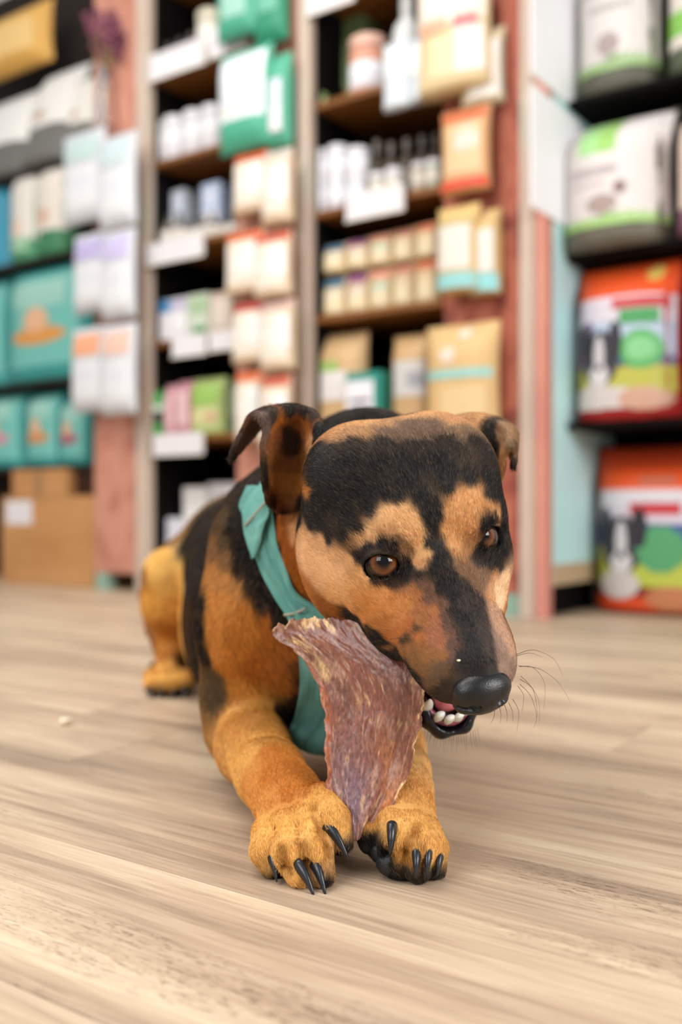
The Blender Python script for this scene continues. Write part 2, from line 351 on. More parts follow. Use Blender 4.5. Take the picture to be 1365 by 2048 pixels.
G_('bottle', 302, 332, 746, 0, .01, 'green bottle with pale blue cap at the left of the fifth shelf', 'bottle', None, '2f9a44', [(0,1,.22,.40,'20262c'),(0,1,.42,.5,'dfe6dd')], zb=B1[4], lid='9fc4dc')
G_('pouch', 334, 360, 768, 0, .02, 'narrow pink pouch right of the green bottle', 'pouch', 'pink pouches', 'cf9aa0', [(.15,.85,.2,.8,'dcb2b4')], zb=B1[4], d=.05)
G_('pouch', 360, 388, 760, 0, .02, 'narrow pink pouch left of the yellow green pouch', 'pouch', 'pink pouches', 'c98f98', [(.15,.85,.2,.8,'e2bfc0')], zb=B1[4], d=.05)
G_('pouch', 388, 456, 752, 0, .02, 'yellow green pouch on the fifth shelf of the left bay', 'pouch', None, 'b7c77e', [(.08,.92,.52,.85,'98bf5e'),(.1,.9,.18,.45,'d8d49a'),(.55,.9,.2,.4,'c89a7c','e')], zb=B1[4], d=.07)
G_('box', 457, 474, 758, 0, .03, 'dark green narrow carton beside the yellow green pouch', 'box', None, '4a5a44', [(.2,.8,.3,.8,'7c8a6a')], zb=B1[4], d=.07)
tagcard(306, 404, 868, 908, -.02, 'white price holder below the green bottle')
G_('box', 312, 364, 1036, 0, .06, 'low white carton on the floor shelf behind the dog, left one', 'box', None, 'dcdce4', [(.1,.9,.2,.7,'eceaee')], zb=.02, d=.12)
G_('box', 366, 412, 974, 0, .08, 'taller white carton on the floor shelf behind the dog', 'box', None, 'dedad8', [(.1,.9,.4,.8,'ece8e6')], zb=.02, d=.12)
G_('box', 414, 470, 966, 0, .10, 'white carton standing behind the dog, right one on the floor shelf', 'box', None, 'd6d2d4', [(.1,.9,.4,.8,'e8e4e4')], zb=.02, d=.12)
# --- hanging on the middle pink panel
TEAL = '3f9c7c'
G_('bag', 436, 520, -60, 66, HN, 'green bag hanging at the top of the middle panel, left one', 'bag', None, '4aa184', [(.2,.8,.3,.9,'9cc9b8')], d=.05, bot=1)
G_('bag', 512, 578, -70, 78, HN+.01, 'green bag hanging at the top of the middle panel, right one', 'bag', None, '2f8a68', [(.15,.8,.4,.9,'6fb59c')], d=.05, bot=1)
G_('bag', 442, 548, 84, 290, HN-.02, 'large green bag with a white label on the middle panel', 'bag', None, '4fa98a', [(.04,.94,.28,.93,'e4ebec'),(.12,.86,.42,.50,'d6d0dc'),(.12,.86,.34,.40,'e4d8b8'),(.2,.8,.6,.8,'eef2f4')], d=.07, bot=1)
G_('bag', 540, 586, 96, 288, HN, 'green bag with a narrow white label behind the large green one', 'bag', None, '57ab8c', [(.25,.8,.15,.70,'d8dce8'),(.3,.75,.16,.4,'f0eae4')], d=.06, bot=1)
def kraft(px0, px1, yt, yb, n, label, topc, **k):
    return G_('pouch', px0, px1, yt, yb, n, label, 'pouch', 'cream pouches hanging on the middle panel', 'dcc3a4', [(.03,.97,.86,.985,topc),(.12,.90,.12,.80,'e8dccb'),(.2,.8,.35,.6,'f0e8de'),(.55,.95,.3,.75,'ecebe9')], d=.055, bot=0, **k)
kraft(470, 540, 298, 420, HN, 'cream pouch with orange band below the large green bag, left one', 'd8582c')
kraft(528, 588, 292, 440, HN-.03, 'cream pouch below the large green bag, right one', 'cfc4ba')
kraft(455, 530, 457, 582, HN, 'cream pouch with orange band, second row of the middle panel', 'de6434')
kraft(512, 586, 460, 588, HN-.03, 'cream pouch with red top, second row of the middle panel, right one', 'c8503c')
kraft(468, 540, 600, 722, HN, 'cream pouch with red band, third row of the middle panel', 'b8343c')
kraft(524, 592, 596, 736, HN-.03, 'cream pouch in the third row of the middle panel, right one', 'c9a69c')
kraft(474, 530, 740, 880, HN, 'cream pouch with orange band, lowest row, just above the dog, left one', 'd8683c')
kraft(524, 586, 748, 900, HN-.03, 'cream pouch lowest on the middle panel, beside the dog ear, right one', 'c25a44')
# --- bay left of the red panel
G_('box', 640, 772, 22, 0, .14, 'large moss green box at the back of the top shelf, right black bay', 'box', None, '6d8258', [(.1,.6,.2,.7,'829468'),(.5,.9,.05,.3,'9c8a4c')], zb=B2[0], d=.12)
G_('jar', 614, 652, 182, 0, .02, 'small lime green tub at the left end of the top shelf, right bay', 'jar', None, 'b9cf8c', [(0,1,.2,.6,'d3dcae')], zb=B2[0], lid='a8c47a')
G_('jar', 706, 770, 62, 0, .03, 'white and salmon tub in front of the moss green box', 'jar', None, 'd89a80', [(0,1,.12,.55,'eceaf0')], zb=B2[0], lid='e4b8a4')
G_('bottle', 790, 840, -20, 0, .05, 'tall white bottle on the top shelf of the right bay', 'bottle', None, 'dfe0de', [(0,1,.1,.5,'eceded')], zb=B2[0], lid='d4d4d0')
G_('pouch', 768, 822, 78, 212, -.07, 'silver white pouch hanging in front of the top shelf, left one', 'pouch', None, 'cfd6da', [(.1,.9,.45,.9,'e0e6e4')], d=.03)
G_('pouch', 812, 866, 70, 200, -.055, 'silver white pouch hanging in front of the top shelf, right one', 'pouch', None, 'c6ced4', [(.1,.9,.4,.9,'dde2e0')], d=.03)
tagcard(612, 706, -28, 16, -.02, 'white price holder at the very top of the right black bay')
k = 0
for a, b, t in ((622,657,296),(659,695,286),(697,737,290)):
    for lv in (0, 1):
        zz = B2[1]+lv*.066; yb_ = 0
        e = G_('jar', a, b, 358 if lv == 0 else t, 0, .02, ('left','middle','right')[k//2]+(' lower',' upper')[lv]+' white tub of the stacked tubs on the second shelf, right bay', 'jar', 'stacked white tubs', 'e8e6ec', [(0,1,.15,.72,'e2e0e4')], zb=zz, lid='dddbe0'); k += 1
for i, (a, b, t) in enumerate(((742,768,276),(770,796,280),(800,830,272),(832,860,266),(860,886,262))):
    G_('bottle', a, b, t, 0, .09, ('first','second','third','fourth','fifth')[i]+' brown bottle from the left behind the clear jars, right bay', 'bottle', 'brown bottles', '5a4c40', [(0,1,.1,.5,('b8a894','c9a888','a89c90')[i % 3])], zb=B2[1], lid='7a7068')
for i, (a, b, t, c) in enumerate(((742,772,342,'b4b0a4'),(774,806,332,'d4d2d6'),(826,852,322,'b9a894'),(854,884,316,'a8b49c'))):
    G_('jar', a, b, t, 0, .02, ('first','second','third','fourth')[i]+' clear jar from the left in front of the brown bottles', 'jar', 'clear jars', c, [(0,1,.2,.65,'ded6c8')], zb=B2[1], lid='e2e0e2')
tagcard(692, 806, 380, 430, -.02, 'white price holder in front of the second shelf, right black bay')
TOPC = ['3d6c88', '8a4f7c', 'c97a68', 'c07c68', 'c8704e']
for lv in (0, 1):
    for i in range(5):
        a = 652+i*46; x0 = a; x1 = a+45
        yt = (552, 490)[0]-i*10 if lv == 0 else 484-i*11
        zz = B2[2]+lv*.118
        G_('pouch', x0, x1, yt, 0, .015+.002*i, ('lower', 'upper')[lv]+' row pouch, '+('first','second','third','fourth','fifth')[i]+' from the left with '+('blue','purple','mint','peach','rust')[i]+' mark', 'pouch', 'kraft pouches in two rows', 'd9be92', [(.06,.94,.72,.96,TOPC[i] if i != 2 else 'd8927c'),(.12,.88,.10,.62,'e4d3ae'),(.3,.9,.44,.62,('ddd6c4','d8c8c4','a8ccb8','d8c0a0','e0c49c')[i])], zb=zz, d=.05, top=1)
G_('bag', 630, 738, 662, 0, .03, 'kraft bag with a green and white label on the lowest shelf, right bay', 'bag', None, 'cfab7c', [(.02,.75,.34,.62,'e6e0dc'),(.04,.6,.62,.72,'9cc06a')], zb=B2[3], d=.08)
G_('box', 692, 790, 742, 0, -.0, 'teal carton with a white label between the kraft bags', 'box', None, '2f8f80', [(.02,.80,.10,.86,'e9e6ea'),(.12,.7,.5,.56,'b4b2b8'),(.12,.6,.36,.41,'b4b2b8')], zb=B2[3], d=.07)
G_('bag', 790, 866, 664, 0, .03, 'kraft bag with a grey label right of the teal carton', 'bag', None, 'cfa878', [(.15,.95,.36,.72,'d6d2cc'),(.55,.95,.45,.6,'a8a8ae')], zb=B2[3], d=.08)
# --- hanging on the red panel
G_('bag', 838, 985, -60, 168, -.09, 'large cream bag at the top of the red panel', 'bag', None, 'dfc596', [(.02,.98,.55,.98,'efe0d0'),(.1,.5,.5,.62,'e8a888'),(.6,.9,.48,.60,'d87878'),(.25,.7,.1,.45,'e4d4a8'),(.6,.97,.1,.5,'ecE6dc')], d=.08, bot=0)
G_('bag', 925, 1012, 50, 200, -.05, 'cream bag half behind the large one at the top of the red panel', 'bag', None, 'dccba8', [(.3,.97,.05,.8,'ebe4da')], d=.06, bot=0)
G_('pouch', 884, 984, 208, 378, -.07, 'kraft pouch with a red bottom band on the red panel', 'pouch', None, 'd3a070', [(.02,.98,.02,.13,'d84c30'),(.05,.95,.84,.97,'cf6c44'),(.15,.9,.2,.78,'e0bd90'),(.35,.85,.4,.75,'ead6cc','e')], d=.05)
G_('bag', 878, 962, 402, 578, -.09, 'kraft bag with folded top and pale blue base, left one of two', 'bag', None, 'd9b676', [(.02,.98,.02,.20,'93cbc8'),(.1,.9,.24,.74,'e6dccf'),(.05,.95,.76,.80,'b0a878')], d=.07, top=1)
G_('bag', 940, 1004, 412, 584, -.06, 'kraft bag with pale blue base behind its twin, right one', 'bag', None, 'd2b078', [(.02,.98,.02,.22,'8fd0d0'),(.2,.9,.24,.74,'dfdcd4')], d=.06, top=1)
G_('bag', 856, 1002, 640, 880, -.09, 'large kraft bag tied with a pale blue ribbon, low on the red panel', 'bag', None, 'd9b47c', [(.05,.97,.52,.60,'9ccac0'),(.30,.50,.66,.78,'e8d4c0'),(.52,.68,.86,.94,'e6d8c4'),(.3,.9,.05,.45,'dec08e')], d=.09, top=1)
# --- left bay
G_('bag', -55, 40, 342, 0, NL, 'blue bag at the left edge on the second shelf', 'bag', None, '2f8ea8', [(.1,.8,.3,.9,'7cc0cc')], zb=LZ[1], d=.14)
G_('bag', 38, 92, 318, 0, NL-.02, 'white and green bag beside the blue bag', 'bag', 'white and green bags', '4c9068', [(.02,.98,.22,.92,'ddd6cc'),(.2,.6,.25,.45,'e8c8ac','e'),(.1,.8,.1,.25,'9cc4a0')], zb=LZ[1], d=.12)
G_('bag', 90, 150, 302, 0, NL-.02, 'white and green bag behind the hanging white bags', 'bag', 'white and green bags', '3f8058', [(.02,.98,.25,.92,'e6dccf'),(.2,.6,.3,.5,'d8a890','e')], zb=LZ[1], d=.12)
def tealbag(a, b, t, zb, label, blob, n=NL):
    G_('bag', a, b, t, 0, n, label, 'bag', 'teal food bags on the left shelves', '38948f', [(.08,.92,.12,.92,'6fb9ae'),(.15,.8,.62,.85,'9cc9ba'),(.12,.82,.30,.46,blob,'e',1),(.30,.62,.40,.62,'e0b08a','e',1)], zb=zb, d=.13)
tealbag(-60, 34, 545, LZ[2], 'teal bag cut by the left edge, upper of the two teal rows', '7cc0b4')
tealbag(28, 196, 516, LZ[2], 'large teal bag with an orange blob, upper teal row', 'd8954c', NL-.03)
tealbag(-30, 68, 778, LZ[3], 'teal bag with a pink blob at the left edge, lower teal row', 'cf8a9c')
tealbag(70, 140, 774, LZ[3], 'teal bag with an orange blob, lower teal row', 'd08a50')
tealbag(138, 196, 786, LZ[3], 'teal bag with a red blob beside the panel, lower teal row', 'a8506c')
# leaning sacks above
for a, b, t, y, n, lab, c, rx_, pc in ((-70, 70, 150, 0, NL-.02, 'white sack with a grey base leaning at the top left edge', '6d6b66', -.25, 'ebe8e2'), (50, 150, 88, 0, NL-.03, 'tall white sack leaning between two others, top left shelf', '72706a', -.25, 'efebe4'), (135, 205, 108, 0, NL, 'white sack nearest the dried flowers, top left shelf', '7a766c', -.2, 'f2ede2')):
    G_('bag', a, b, t, 0, n, lab, 'bag', None, c, [(.03,.97,.34,.97,pc),(.2,.5,.40,.52,'c9a48c','e')], zb=LZ[0], d=.12, rx=rx_)
G_('bag', -60, 108, 6, 130, NL+.05, 'amber yellow sack at the top left corner', 'bag', None, 'eab45c', [(.1,.9,.2,.7,'f4cc84')], d=.12, bot=1)
for a, b, t, y, n, lab, pc in ((128,212,256,440,HN-.01,'white pouch hanging top left on the faded pink panel','bcd0cc'), (200,274,262,450,HN-.04,'white pouch hanging top right on the faded pink panel','c4d4d4'), (150,218,462,622,HN-.01,'white pouch with lilac print, second row left, faded pink panel','b8acd4'),
    (205,272,455,634,HN-.04,'white pouch with lilac print, second row right, faded pink panel','c4badc'), (146,214,652,822,HN-.01,'white pouch with orange print, lowest row left, faded pink panel','e8a47c'), (205,274,645,828,HN-.04,'white pouch with orange print, lowest row right, faded pink panel','e8bca8')):
    G_('pouch', a, b, t, y, n, lab, 'pouch', None, 'd0d2d6', [(.15,.9,.66,.92,pc,'r'),(.08,.92,.1,.6,'dededf'),(.3,.8,.35,.5,'d8d8de')], d=.045, bot=1)
# cardboard boxes at the left on the floor
M_CARDB = noise_mat('cardboard', [(.3, 'a9794a'), (.7, 'b98a5c')], (3, 3, 9), 4, .75, .15)
def cardbox(px0, px1, yt, zb, n, d, label, extra=None):
    s0 = sz(px0, 1000, n)[0]; s1 = sz(px1, 1000, n)[0]; z1 = sz((px0+px1)/2, yt, n)[1]; w = s1-s0; h = z1-zb
    e = root('cardboard_box', (s0+s1)/2, n+d/2, zb, label, 'box')
    bm = bmesh.new(); box_bm(bm, -w/2, w/2, -d/2, d/2, 0, h-.003, .002); bmobj('box_body', bm, M_CARDB, e)
    for k in (0, 1):
        bm = bmesh.new(); box_bm(bm, -w/2+.001, w/2-.001, (-d/2+.001) if k == 0 else .001, -.001 if k == 0 else d/2-.001, h-.003, h, .0005); bmobj('flap', bm, M_CARDB, e)
    if extra == 'tape': bm = bmesh.new(); box_bm(bm, -.02, .02, -d/2-.0008, -d/2, h*.0, h); bmobj('tape', bm, mc('a07850', .3), e)
    if extra == 'label': bm = bmesh.new(); box_bm(bm, -w/2+w*.05, -w/2+w*.34, -d/2-.001, -d/2, h*.68, h*.95); bmobj('shipping_label', bm, M_WHITE, e)
    return z1
zc = cardbox(4, 190, 992, .001, .02, .30, 'large cardboard box with a white label on the floor at the left', 'label')
cardbox(24, 134, 938, zc+.001, .06, .22, 'smaller cardboard box on top of the large one', 'tape')
G_('box', 136, 186, 940, 0, .10, 'dark brown open crate beside the smaller cardboard box', 'box', None, '4a2c14', [(.06,.94,.08,.92,'38200e')], zb=zc+.001, d=.15)
# glass vase with dried flowers hanging over the white pouches
ev = root('flower_vase', sz(196, 1000, HN)[0], HN+.03, sz(196, 246, HN)[1], 'bunch of dried purple flowers standing in a clear glass tube vase', 'vase')
M_GLASS = mat('clear_glass', 'ffffff', .03, .5, Transmission_Weight=1.0); bm = bmesh.new(); hgt = sz(196, 128, HN)[1]-sz(196, 246, HN)[1]
tube(bm, [(0, 0, 0), (0, 0, .004), (0, 0, hgt*.5), (0, 0, hgt)], [.024, .026, .022, .018], 20, up=(0, 1, 0))
bmobj('glass_tube', bm, M_GLASS, ev, True)
M_STEM = mat('dried_stem', '8a7a50', .8, .1); M_FL = mat('dried_purple_flower', '7c4a5c', .85, .1)
for k in range(9):
    dx, dy = rnd.uniform(-.07, .05), rnd.uniform(-.03, .03); top = hgt+rnd.uniform(.03, .14)
    bm = bmesh.new(); tube(bm, [(0, 0, .01), (dx*.15, dy*.2, hgt*.8), (dx, dy, top)], [.0015]*3, 6, up=(0, 1, 0)); st_ = bmobj('stem', bm, M_STEM, ev)
    bm = bmesh.new()
    for q in range(14):
        c = Vector((dx*(.8+.3*q/14)+rnd.uniform(-.014, .014), dy+rnd.uniform(-.012, .012), top-.03+q*.0055)); g_ = bmesh.ops.create_icosphere(bm, subdivisions=1, radius=rnd.uniform(.007, .012), matrix=Matrix.Translation(c))
    bmobj('flower_head', bm, M_FL, st_)
# --- big dog food bags at the right
def dogface(x, z, s):      # plain black and white dog portrait as flat print
    return [(x-.20*s, x+.20*s, z-.16*s, z+.20*s, '37333c', 'e', 1), (x-.23*s, x-.09*s, z+.0*s, z+.25*s, '2c2830', 'e', 1.5), (x+.09*s, x+.23*s, z+.0*s, z+.25*s, '2c2830', 'e', 1.5), (x-.055*s, x+.055*s, z-.10*s, z+.17*s, 'cfcacc', 'e', 2), (x-.10*s, x+.10*s, z-.15*s, z-.01*s, 'd8d2d2', 'e', 2.4), (x-.035*s, x+.035*s, z-.06*s, z-.015*s, '38323a', 'e', 3), (x-.21*s, x+.17*s, z-.30*s, z-.12*s, 'cbc2bc', 'e', 1.2)]
G_('bag', 1164, 1338, -120, 0, NR-.05, 'light grey bag with a green base stripe on the top right shelf', 'bag', None, '5c5a4c', [(.02,.98,.20,.98,'ddd6d2'),(.02,.98,.14,.24,'9cbc80'),(.35,.62,.24,.40,'a89894','e',1),(.25,.75,.55,.60,'b8b0ac'),(.2,.7,.66,.70,'c4bcb8')], zb=RZ[0], d=.20)
G_('bag', 1344, 1480, -120, 0, NR-.05, 'bag with a bright green patch cut by the right edge, top right shelf', 'bag', None, '4c5440', [(.02,.98,.20,.98,'d8cfc4'),(.02,.5,.30,.50,'7cb84c')], zb=RZ[0], d=.20)
G_('bag', 1136, 1362, 200, 0, NR-.10, 'light grey bag with green flash and green stripe, second shelf at right', 'bag', None, '6a6456', [(.02,.98,.19,.97,'e0d8d4'),(.26,.44,.66,.96,'a8dc90'),(.44,.60,.66,.96,'9ccc68'),(.02,.98,.13,.22,'a6cc7c'),(.34,.62,.22,.36,'a8948c','e',1),(.58,.70,.34,.44,'8c7470','e',1),(.18,.62,.50,.56,'b4a8a8'),(.2,.5,.42,.46,'c8bebc')], zb=RZ[1], d=.24)
G_('bag', 1362, 1500, 200, 0, NR-.10, 'purple edged bag cut by the right edge, second shelf', 'bag', None, '7c5468', [(.02,.98,.19,.97,'e2cfc0')], zb=RZ[1], d=.2)
G_('bag', 1164, 1372, 508, 0, NR-.06, 'orange topped dog food bag with a printed dog, third shelf at right', 'bag', None, 'a8201c', [(.02,.98,.74,.985,'e85624'),(.02,.98,.60,.76,'d9cfd8'),(.02,.98,.38,.62,'b9c8dc'),(.02,.98,.32,.42,'46608c'),(.02,.98,.16,.34,'b9b64c'),(.04,.98,.60,.66,'e0d8e0'),(.45,.95,.68,.74,'c43434','r',1),(.52,.88,.58,.67,'4c9c5c','r',1),(.52,.92,.30,.55,'5cae62','e',1),(.58,.86,.35,.50,'86c88a','e',2),(.12,.25,.54,.62,'7c4c84','e',1),(.72,.88,.84,.96,'d8b45c','e',1),(.02,.60,.07,.2,'d4cac4','r',.8),(.5,.98,.05,.2,'c89c84','e',1.2)]+dogface(.32, .36, 1.0), zb=RZ[2], d=.20)
G_('bag', 1200, 1440, 884, 0, NR+.06, 'orange dog food bag with a printed dog standing on the floor at right', 'bag', None, '8a2018', [(.02,.98,.84,.985,'c84420'),(.02,.98,.72,.85,'e4541c'),(.02,.98,.62,.73,'dcd6dc'),(.02,.98,.52,.63,'d6ccd6'),(.02,.98,.38,.53,'3c5c94'),(.02,.98,.16,.39,'b4bc48'),(.38,.8,.58,.65,'c43c44','r',1),(.42,.85,.24,.52,'549c68','e',1),(.5,.95,.02,.17,'b8744c','e',1.4),(.45,.75,.76,.80,'b86a50','r',1),(.02,.98,.02,.10,'d04820')]+dogface(.30, .38, 1.0), zb=.002, d=.20)
G_('bag', 1235, 1500, 842, 0, NR+.10, 'dark blue banded bag lying behind the floor standing bag', 'bag', None, '4a4a68', [(.02,.98,.5,.9,'6a6478')], zb=sz(1300, 880, NR+.1)[1], d=.10) if False else None
# ------------------------------------------------------------------ the dog: one implicit surface, polygonised
def axis(lo, hi, segs):
    out = [lo]; x = lo
    while x < hi:
        st = segs[-1][1]
        for lim, s in segs:
            if x < lim: st = s; break
        x += st; out.append(x)
    return np.array(out, dtype=np.float32)
GX = axis(-.37, .17, [(-.125, .005), (-.075, .003), (.155, .0017), (9, .004)])
GY = axis(.595, 1.66, [(.80, .0017), (.95, .003), (9, .006)])
GZ = axis(-.012, .375, [(.06, .0018), (.345, .0020), (9, .004)])
CAP = .03
FD = np.full((len(GX), len(GY), len(GZ)), CAP, dtype=np.float32)
def region(lo, hi, m=CAP):
    sl = []
    for g, a, b in zip((GX, GY, GZ), lo, hi):
        i = int(np.searchsorted(g, a-m)); j = int(np.searchsorted(g, b+m)); sl.append(slice(max(i-1, 0), min(j+1, len(g))))
    return tuple(sl)
def grid(sl): return (GX[sl[0]][:, None, None], GY[sl[1]][None, :, None], GZ[sl[2]][None, None, :])
def smin(a, b, k):
    if k <= 0: return np.minimum(a, b)
    h = np.maximum(k-np.abs(a-b), 0)/k
    return np.minimum(a, b)-h*h*h*k/6
def smax(a, b, k): return -smin(-a, -b, k)
def apply(lo, hi, fn, k=.01, op='add'):
    sl = region(lo, hi)
    if any(s.stop-s.start < 2 for s in sl): return
    d = fn(*grid(sl)).astype(np.float32)
    if op == 'add': FD[sl] = np.minimum(smin(FD[sl], d, k), CAP)
    else: FD[sl] = smax(FD[sl], -d, k)
def cone(a, b, ra, rb, k=.012, op='add', flat=None):
    """tapered capsule; flat=(axis vector, factor) squashes it along one direction"""
    a = np.asarray(a, float); b = np.asarray(b, float); rm = max(ra, rb)
    def fn(X, Y, Z):
        ab = b-a; L2 = float(ab@ab)+1e-12
        px, py, pz = X-a[0], Y-a[1], Z-a[2]
        t = np.clip((px*ab[0]+py*ab[1]+pz*ab[2])/L2, 0, 1)
        qx, qy, qz = px-t*ab[0], py-t*ab[1], pz-t*ab[2]
        d2 = qx*qx+qy*qy+qz*qz
        if flat is not None:
            v, s = flat; v = np.asarray(v, float); v = v/np.linalg.norm(v); w = qx*v[0]+qy*v[1]+qz*v[2]; d2 = d2+w*w*(1/(s*s)-1)
        return np.sqrt(d2)-(ra+t*(rb-ra))
    apply(np.minimum(a, b)-rm, np.maximum(a, b)+rm, fn, k, op)
def chain(pts, k=.012, op='add', flat=None):
    for (p, r), (q, s) in zip(pts[:-1], pts[1:]): cone(p, q, r, s, k, op, flat)
def ell(c, r, R=None, k=.012, op='add'):
    c = np.asarray(c, float); R = np.eye(3) if R is None else R     # columns = axes
    ext = np.sqrt(((R*np.asarray(r))**2).sum(1))
    def fn(X, Y, Z):
        px, py, pz = X-c[0], Y-c[1], Z-c[2]; k0 = 0; k1 = 0
        for i in range(3):
            w = (px*R[0, i]+py*R[1, i]+pz*R[2, i])/r[i]; k0 = k0+w*w; k1 = k1+(w/r[i])**2
        k0 = np.sqrt(k0); return k0*(k0-1)/(np.sqrt(k1)+1e-9)
    apply(c-ext, c+ext, fn, k, op)
def splat(pts, rad, k=.004, m=.010):
    """a sheet given as a dense cloud of small balls"""
    pts = np.asarray(pts); lo = pts.min(0)-.02; hi = pts.max(0)+.02
    sl = region(lo, hi, 0); D = np.full([s.stop-s.start for s in sl], CAP, np.float32)
    gx, gy, gz = GX[sl[0]], GY[sl[1]], GZ[sl[2]]
    rad = np.broadcast_to(rad, (len(pts),))
    for p, r in zip(pts, rad):
        i0, i1 = np.searchsorted(gx, (p[0]-m, p[0]+m)); j0, j1 = np.searchsorted(gy, (p[1]-m, p[1]+m)); k0, k1 = np.searchsorted(gz, (p[2]-m, p[2]+m))
        if i1 <= i0 or j1 <= j0 or k1 <= k0: continue
        d = np.sqrt((gx[i0:i1, None, None]-p[0])**2+(gy[None, j0:j1, None]-p[1])**2+(gz[None, None, k0:k1]-p[2])**2)-r
        np.minimum(D[i0:i1, j0:j1, k0:k1], d, out=D[i0:i1, j0:j1, k0:k1])
    FD[sl] = smin(FD[sl], D, k)
def surface_nets():
    s = FD < 0
    c = np.zeros(tuple(n-1 for n in FD.shape), np.uint8)
    for i in (0, 1):
        for j in (0, 1):
            for k in (0, 1): c += s[i:i+c.shape[0], j:j+c.shape[1], k:k+c.shape[2]]
    act = (c > 0) & (c < 8); idx = np.argwhere(act); ID = np.full(act.shape, -1, np.int32); ID[act] = np.arange(len(idx))
    I, J, K = idx.T; acc = np.zeros((len(idx), 3)); cnt = np.zeros(len(idx)); G = (GX, GY, GZ)
    for ax in range(3):
        oth = [a for a in range(3) if a != ax]
        for u in (0, 1):
            for v in (0, 1):
                o = [0, 0, 0]; o[oth[0]] = u; o[oth[1]] = v; q = [I+o[0], J+o[1], K+o[2]]; w = [x.copy() for x in q]; w[ax] = w[ax]+1
                a = FD[tuple(q)]; b = FD[tuple(w)]; m = (a < 0) != (b < 0); t = np.where(m, a/(a-b+1e-12), 0)
                p = np.stack([G[x][q[x]] for x in range(3)], 1).astype(float); p[:, ax] += t*(G[ax][w[ax]]-G[ax][q[ax]])
                acc[m] += p[m]; cnt[m] += 1
    V = acc/cnt[:, None]; Fs = []
    for ax in range(3):
        a, b = [(1, 2), (2, 0), (0, 1)][ax]
        sl0 = [slice(None)]*3; sl1 = [slice(None)]*3; sl0[ax] = slice(0, -1); sl1[ax] = slice(1, None)
        e = s[tuple(sl0)] != s[tuple(sl1)]; q = np.argwhere(e)
        q = q[(q[:, a] > 0) & (q[:, b] > 0) & (q[:, a] < FD.shape[a]-1) & (q[:, b] < FD.shape[b]-1)]
        def cid(da, db):
            r = q.copy(); r[:, a] += da; r[:, b] += db; return ID[tuple(r.T)]
        f = np.stack([cid(-1, -1), cid(0, -1), cid(0, 0), cid(-1, 0)], 1); ins = s[tuple(q.T)]
        f[~ins] = f[~ins][:, ::-1]; Fs.append(f)
    return V, np.concatenate(Fs)
def basis_from(d, up=(0, 0, 1)):
    d = np.asarray(d, float); d = d/np.linalg.norm(d); s = np.cross(d, up); s = s/np.linalg.norm(s); return np.stack([s, d, np.cross(s, d)], 1)

# head frame: x towards the dog's left (picture right), y towards the nose, z out of the top of the head
def head_frame(psi, th, rho):
    c, s = math.cos, math.sin
    f0 = np.array([s(psi)*c(th), -c(psi)*c(th), -s(th)]); u0 = np.array([s(psi)*s(th), -c(psi)*s(th), c(th)]); r0 = np.array([c(psi), s(psi), 0])
    R = np.array([[c(rho), 0, -s(rho)], [0, 1, 0], [s(rho), 0, c(rho)]]); return np.stack([R@r0, R@f0, R@u0], 1)
HR = head_frame(math.radians(18), math.radians(55), math.radians(9.5)); HO = P(874, 1090, .69)
def Hd(x, y, z): return HO+HR@np.array([x, y, z], float)
def toH(p): return (np.asarray(p)-HO)@HR
def hell(c, r, k=.012, op='add', both=False, tilt=None):
    for sgn in ((1, -1) if both else (1,)):
        R = HR
        if tilt is not None:
            ax, ang = tilt; ang = ang*(sgn if ax != 'X' else 1); R = HR@np.array(Matrix.Rotation(math.radians(ang), 3, ax))
        ell(Hd(c[0]*sgn, c[1], c[2]), r, R, k, op)
def hcone(a, b, ra, rb, k=.012, op='add', both=False, flat=None):
    for sgn in ((1, -1) if both else (1,)):
        cone(Hd(a[0]*sgn, a[1], a[2]), Hd(b[0]*sgn, b[1], b[2]), ra, rb, k, op, None if flat is None else (HR@np.array(flat[0], float), flat[1]))

# --- trunk, neck, limbs (world space)
ell((-.020, 1.02, .165), (.100, .150, .135), k=.02)                       # rib cage
ell((.026, .990, .274), (.078, .105, .079), k=.04)
ell((-.070, .965, .225), (.052, .07, .060), k=.03)                        # shoulder blade
ell((-.100, 1.18, .125), (.085, .16, .115), k=.03)
ell((-.160, 1.34, .10), (.055, .09, .085), k=.03)                       # belly                        # withers
chain([((-.03, 1.05, .19), .105), ((-.085, 1.24, .185), .095), ((-.135, 1.42, .175), .095)], k=.04)
ell((-.13, 1.46, .165), (.11, .12, .115), k=.04)                          # rump
chain([(Hd(0, -.055, -.055), .062), ((.024, .86, .232), .074), ((.0, .97, .225), .100)], k=.035)   # neck
ell((-.018, .905, .165), (.072, .075, .105), k=.035)                      # chest front
chain([((-.062, .925, .215), .060), ((-.077, .905, .150), .053), ((-.080, .922, .080), .047), ((-.082, .925, .053), .043)], k=.022)   # near upper arm
chain([((-.084, .925, .048), .034), ((-.076, .860, .046), .0285), ((-.056, .790, .041), .0245), ((-.041, .752, .034), .0230), ((-.034, .725, .029), .024)], k=.026)
chain([((.045, .935, .200), .055), ((.030, .925, .060), .042)], k=.022)
chain([((.032, .925, .048), .036), ((.040, .850, .048), .030), ((.0445, .780, .046), .0240), ((.0445, .745, .042), .0225), ((.044, .722, .036), .024)], k=.014)
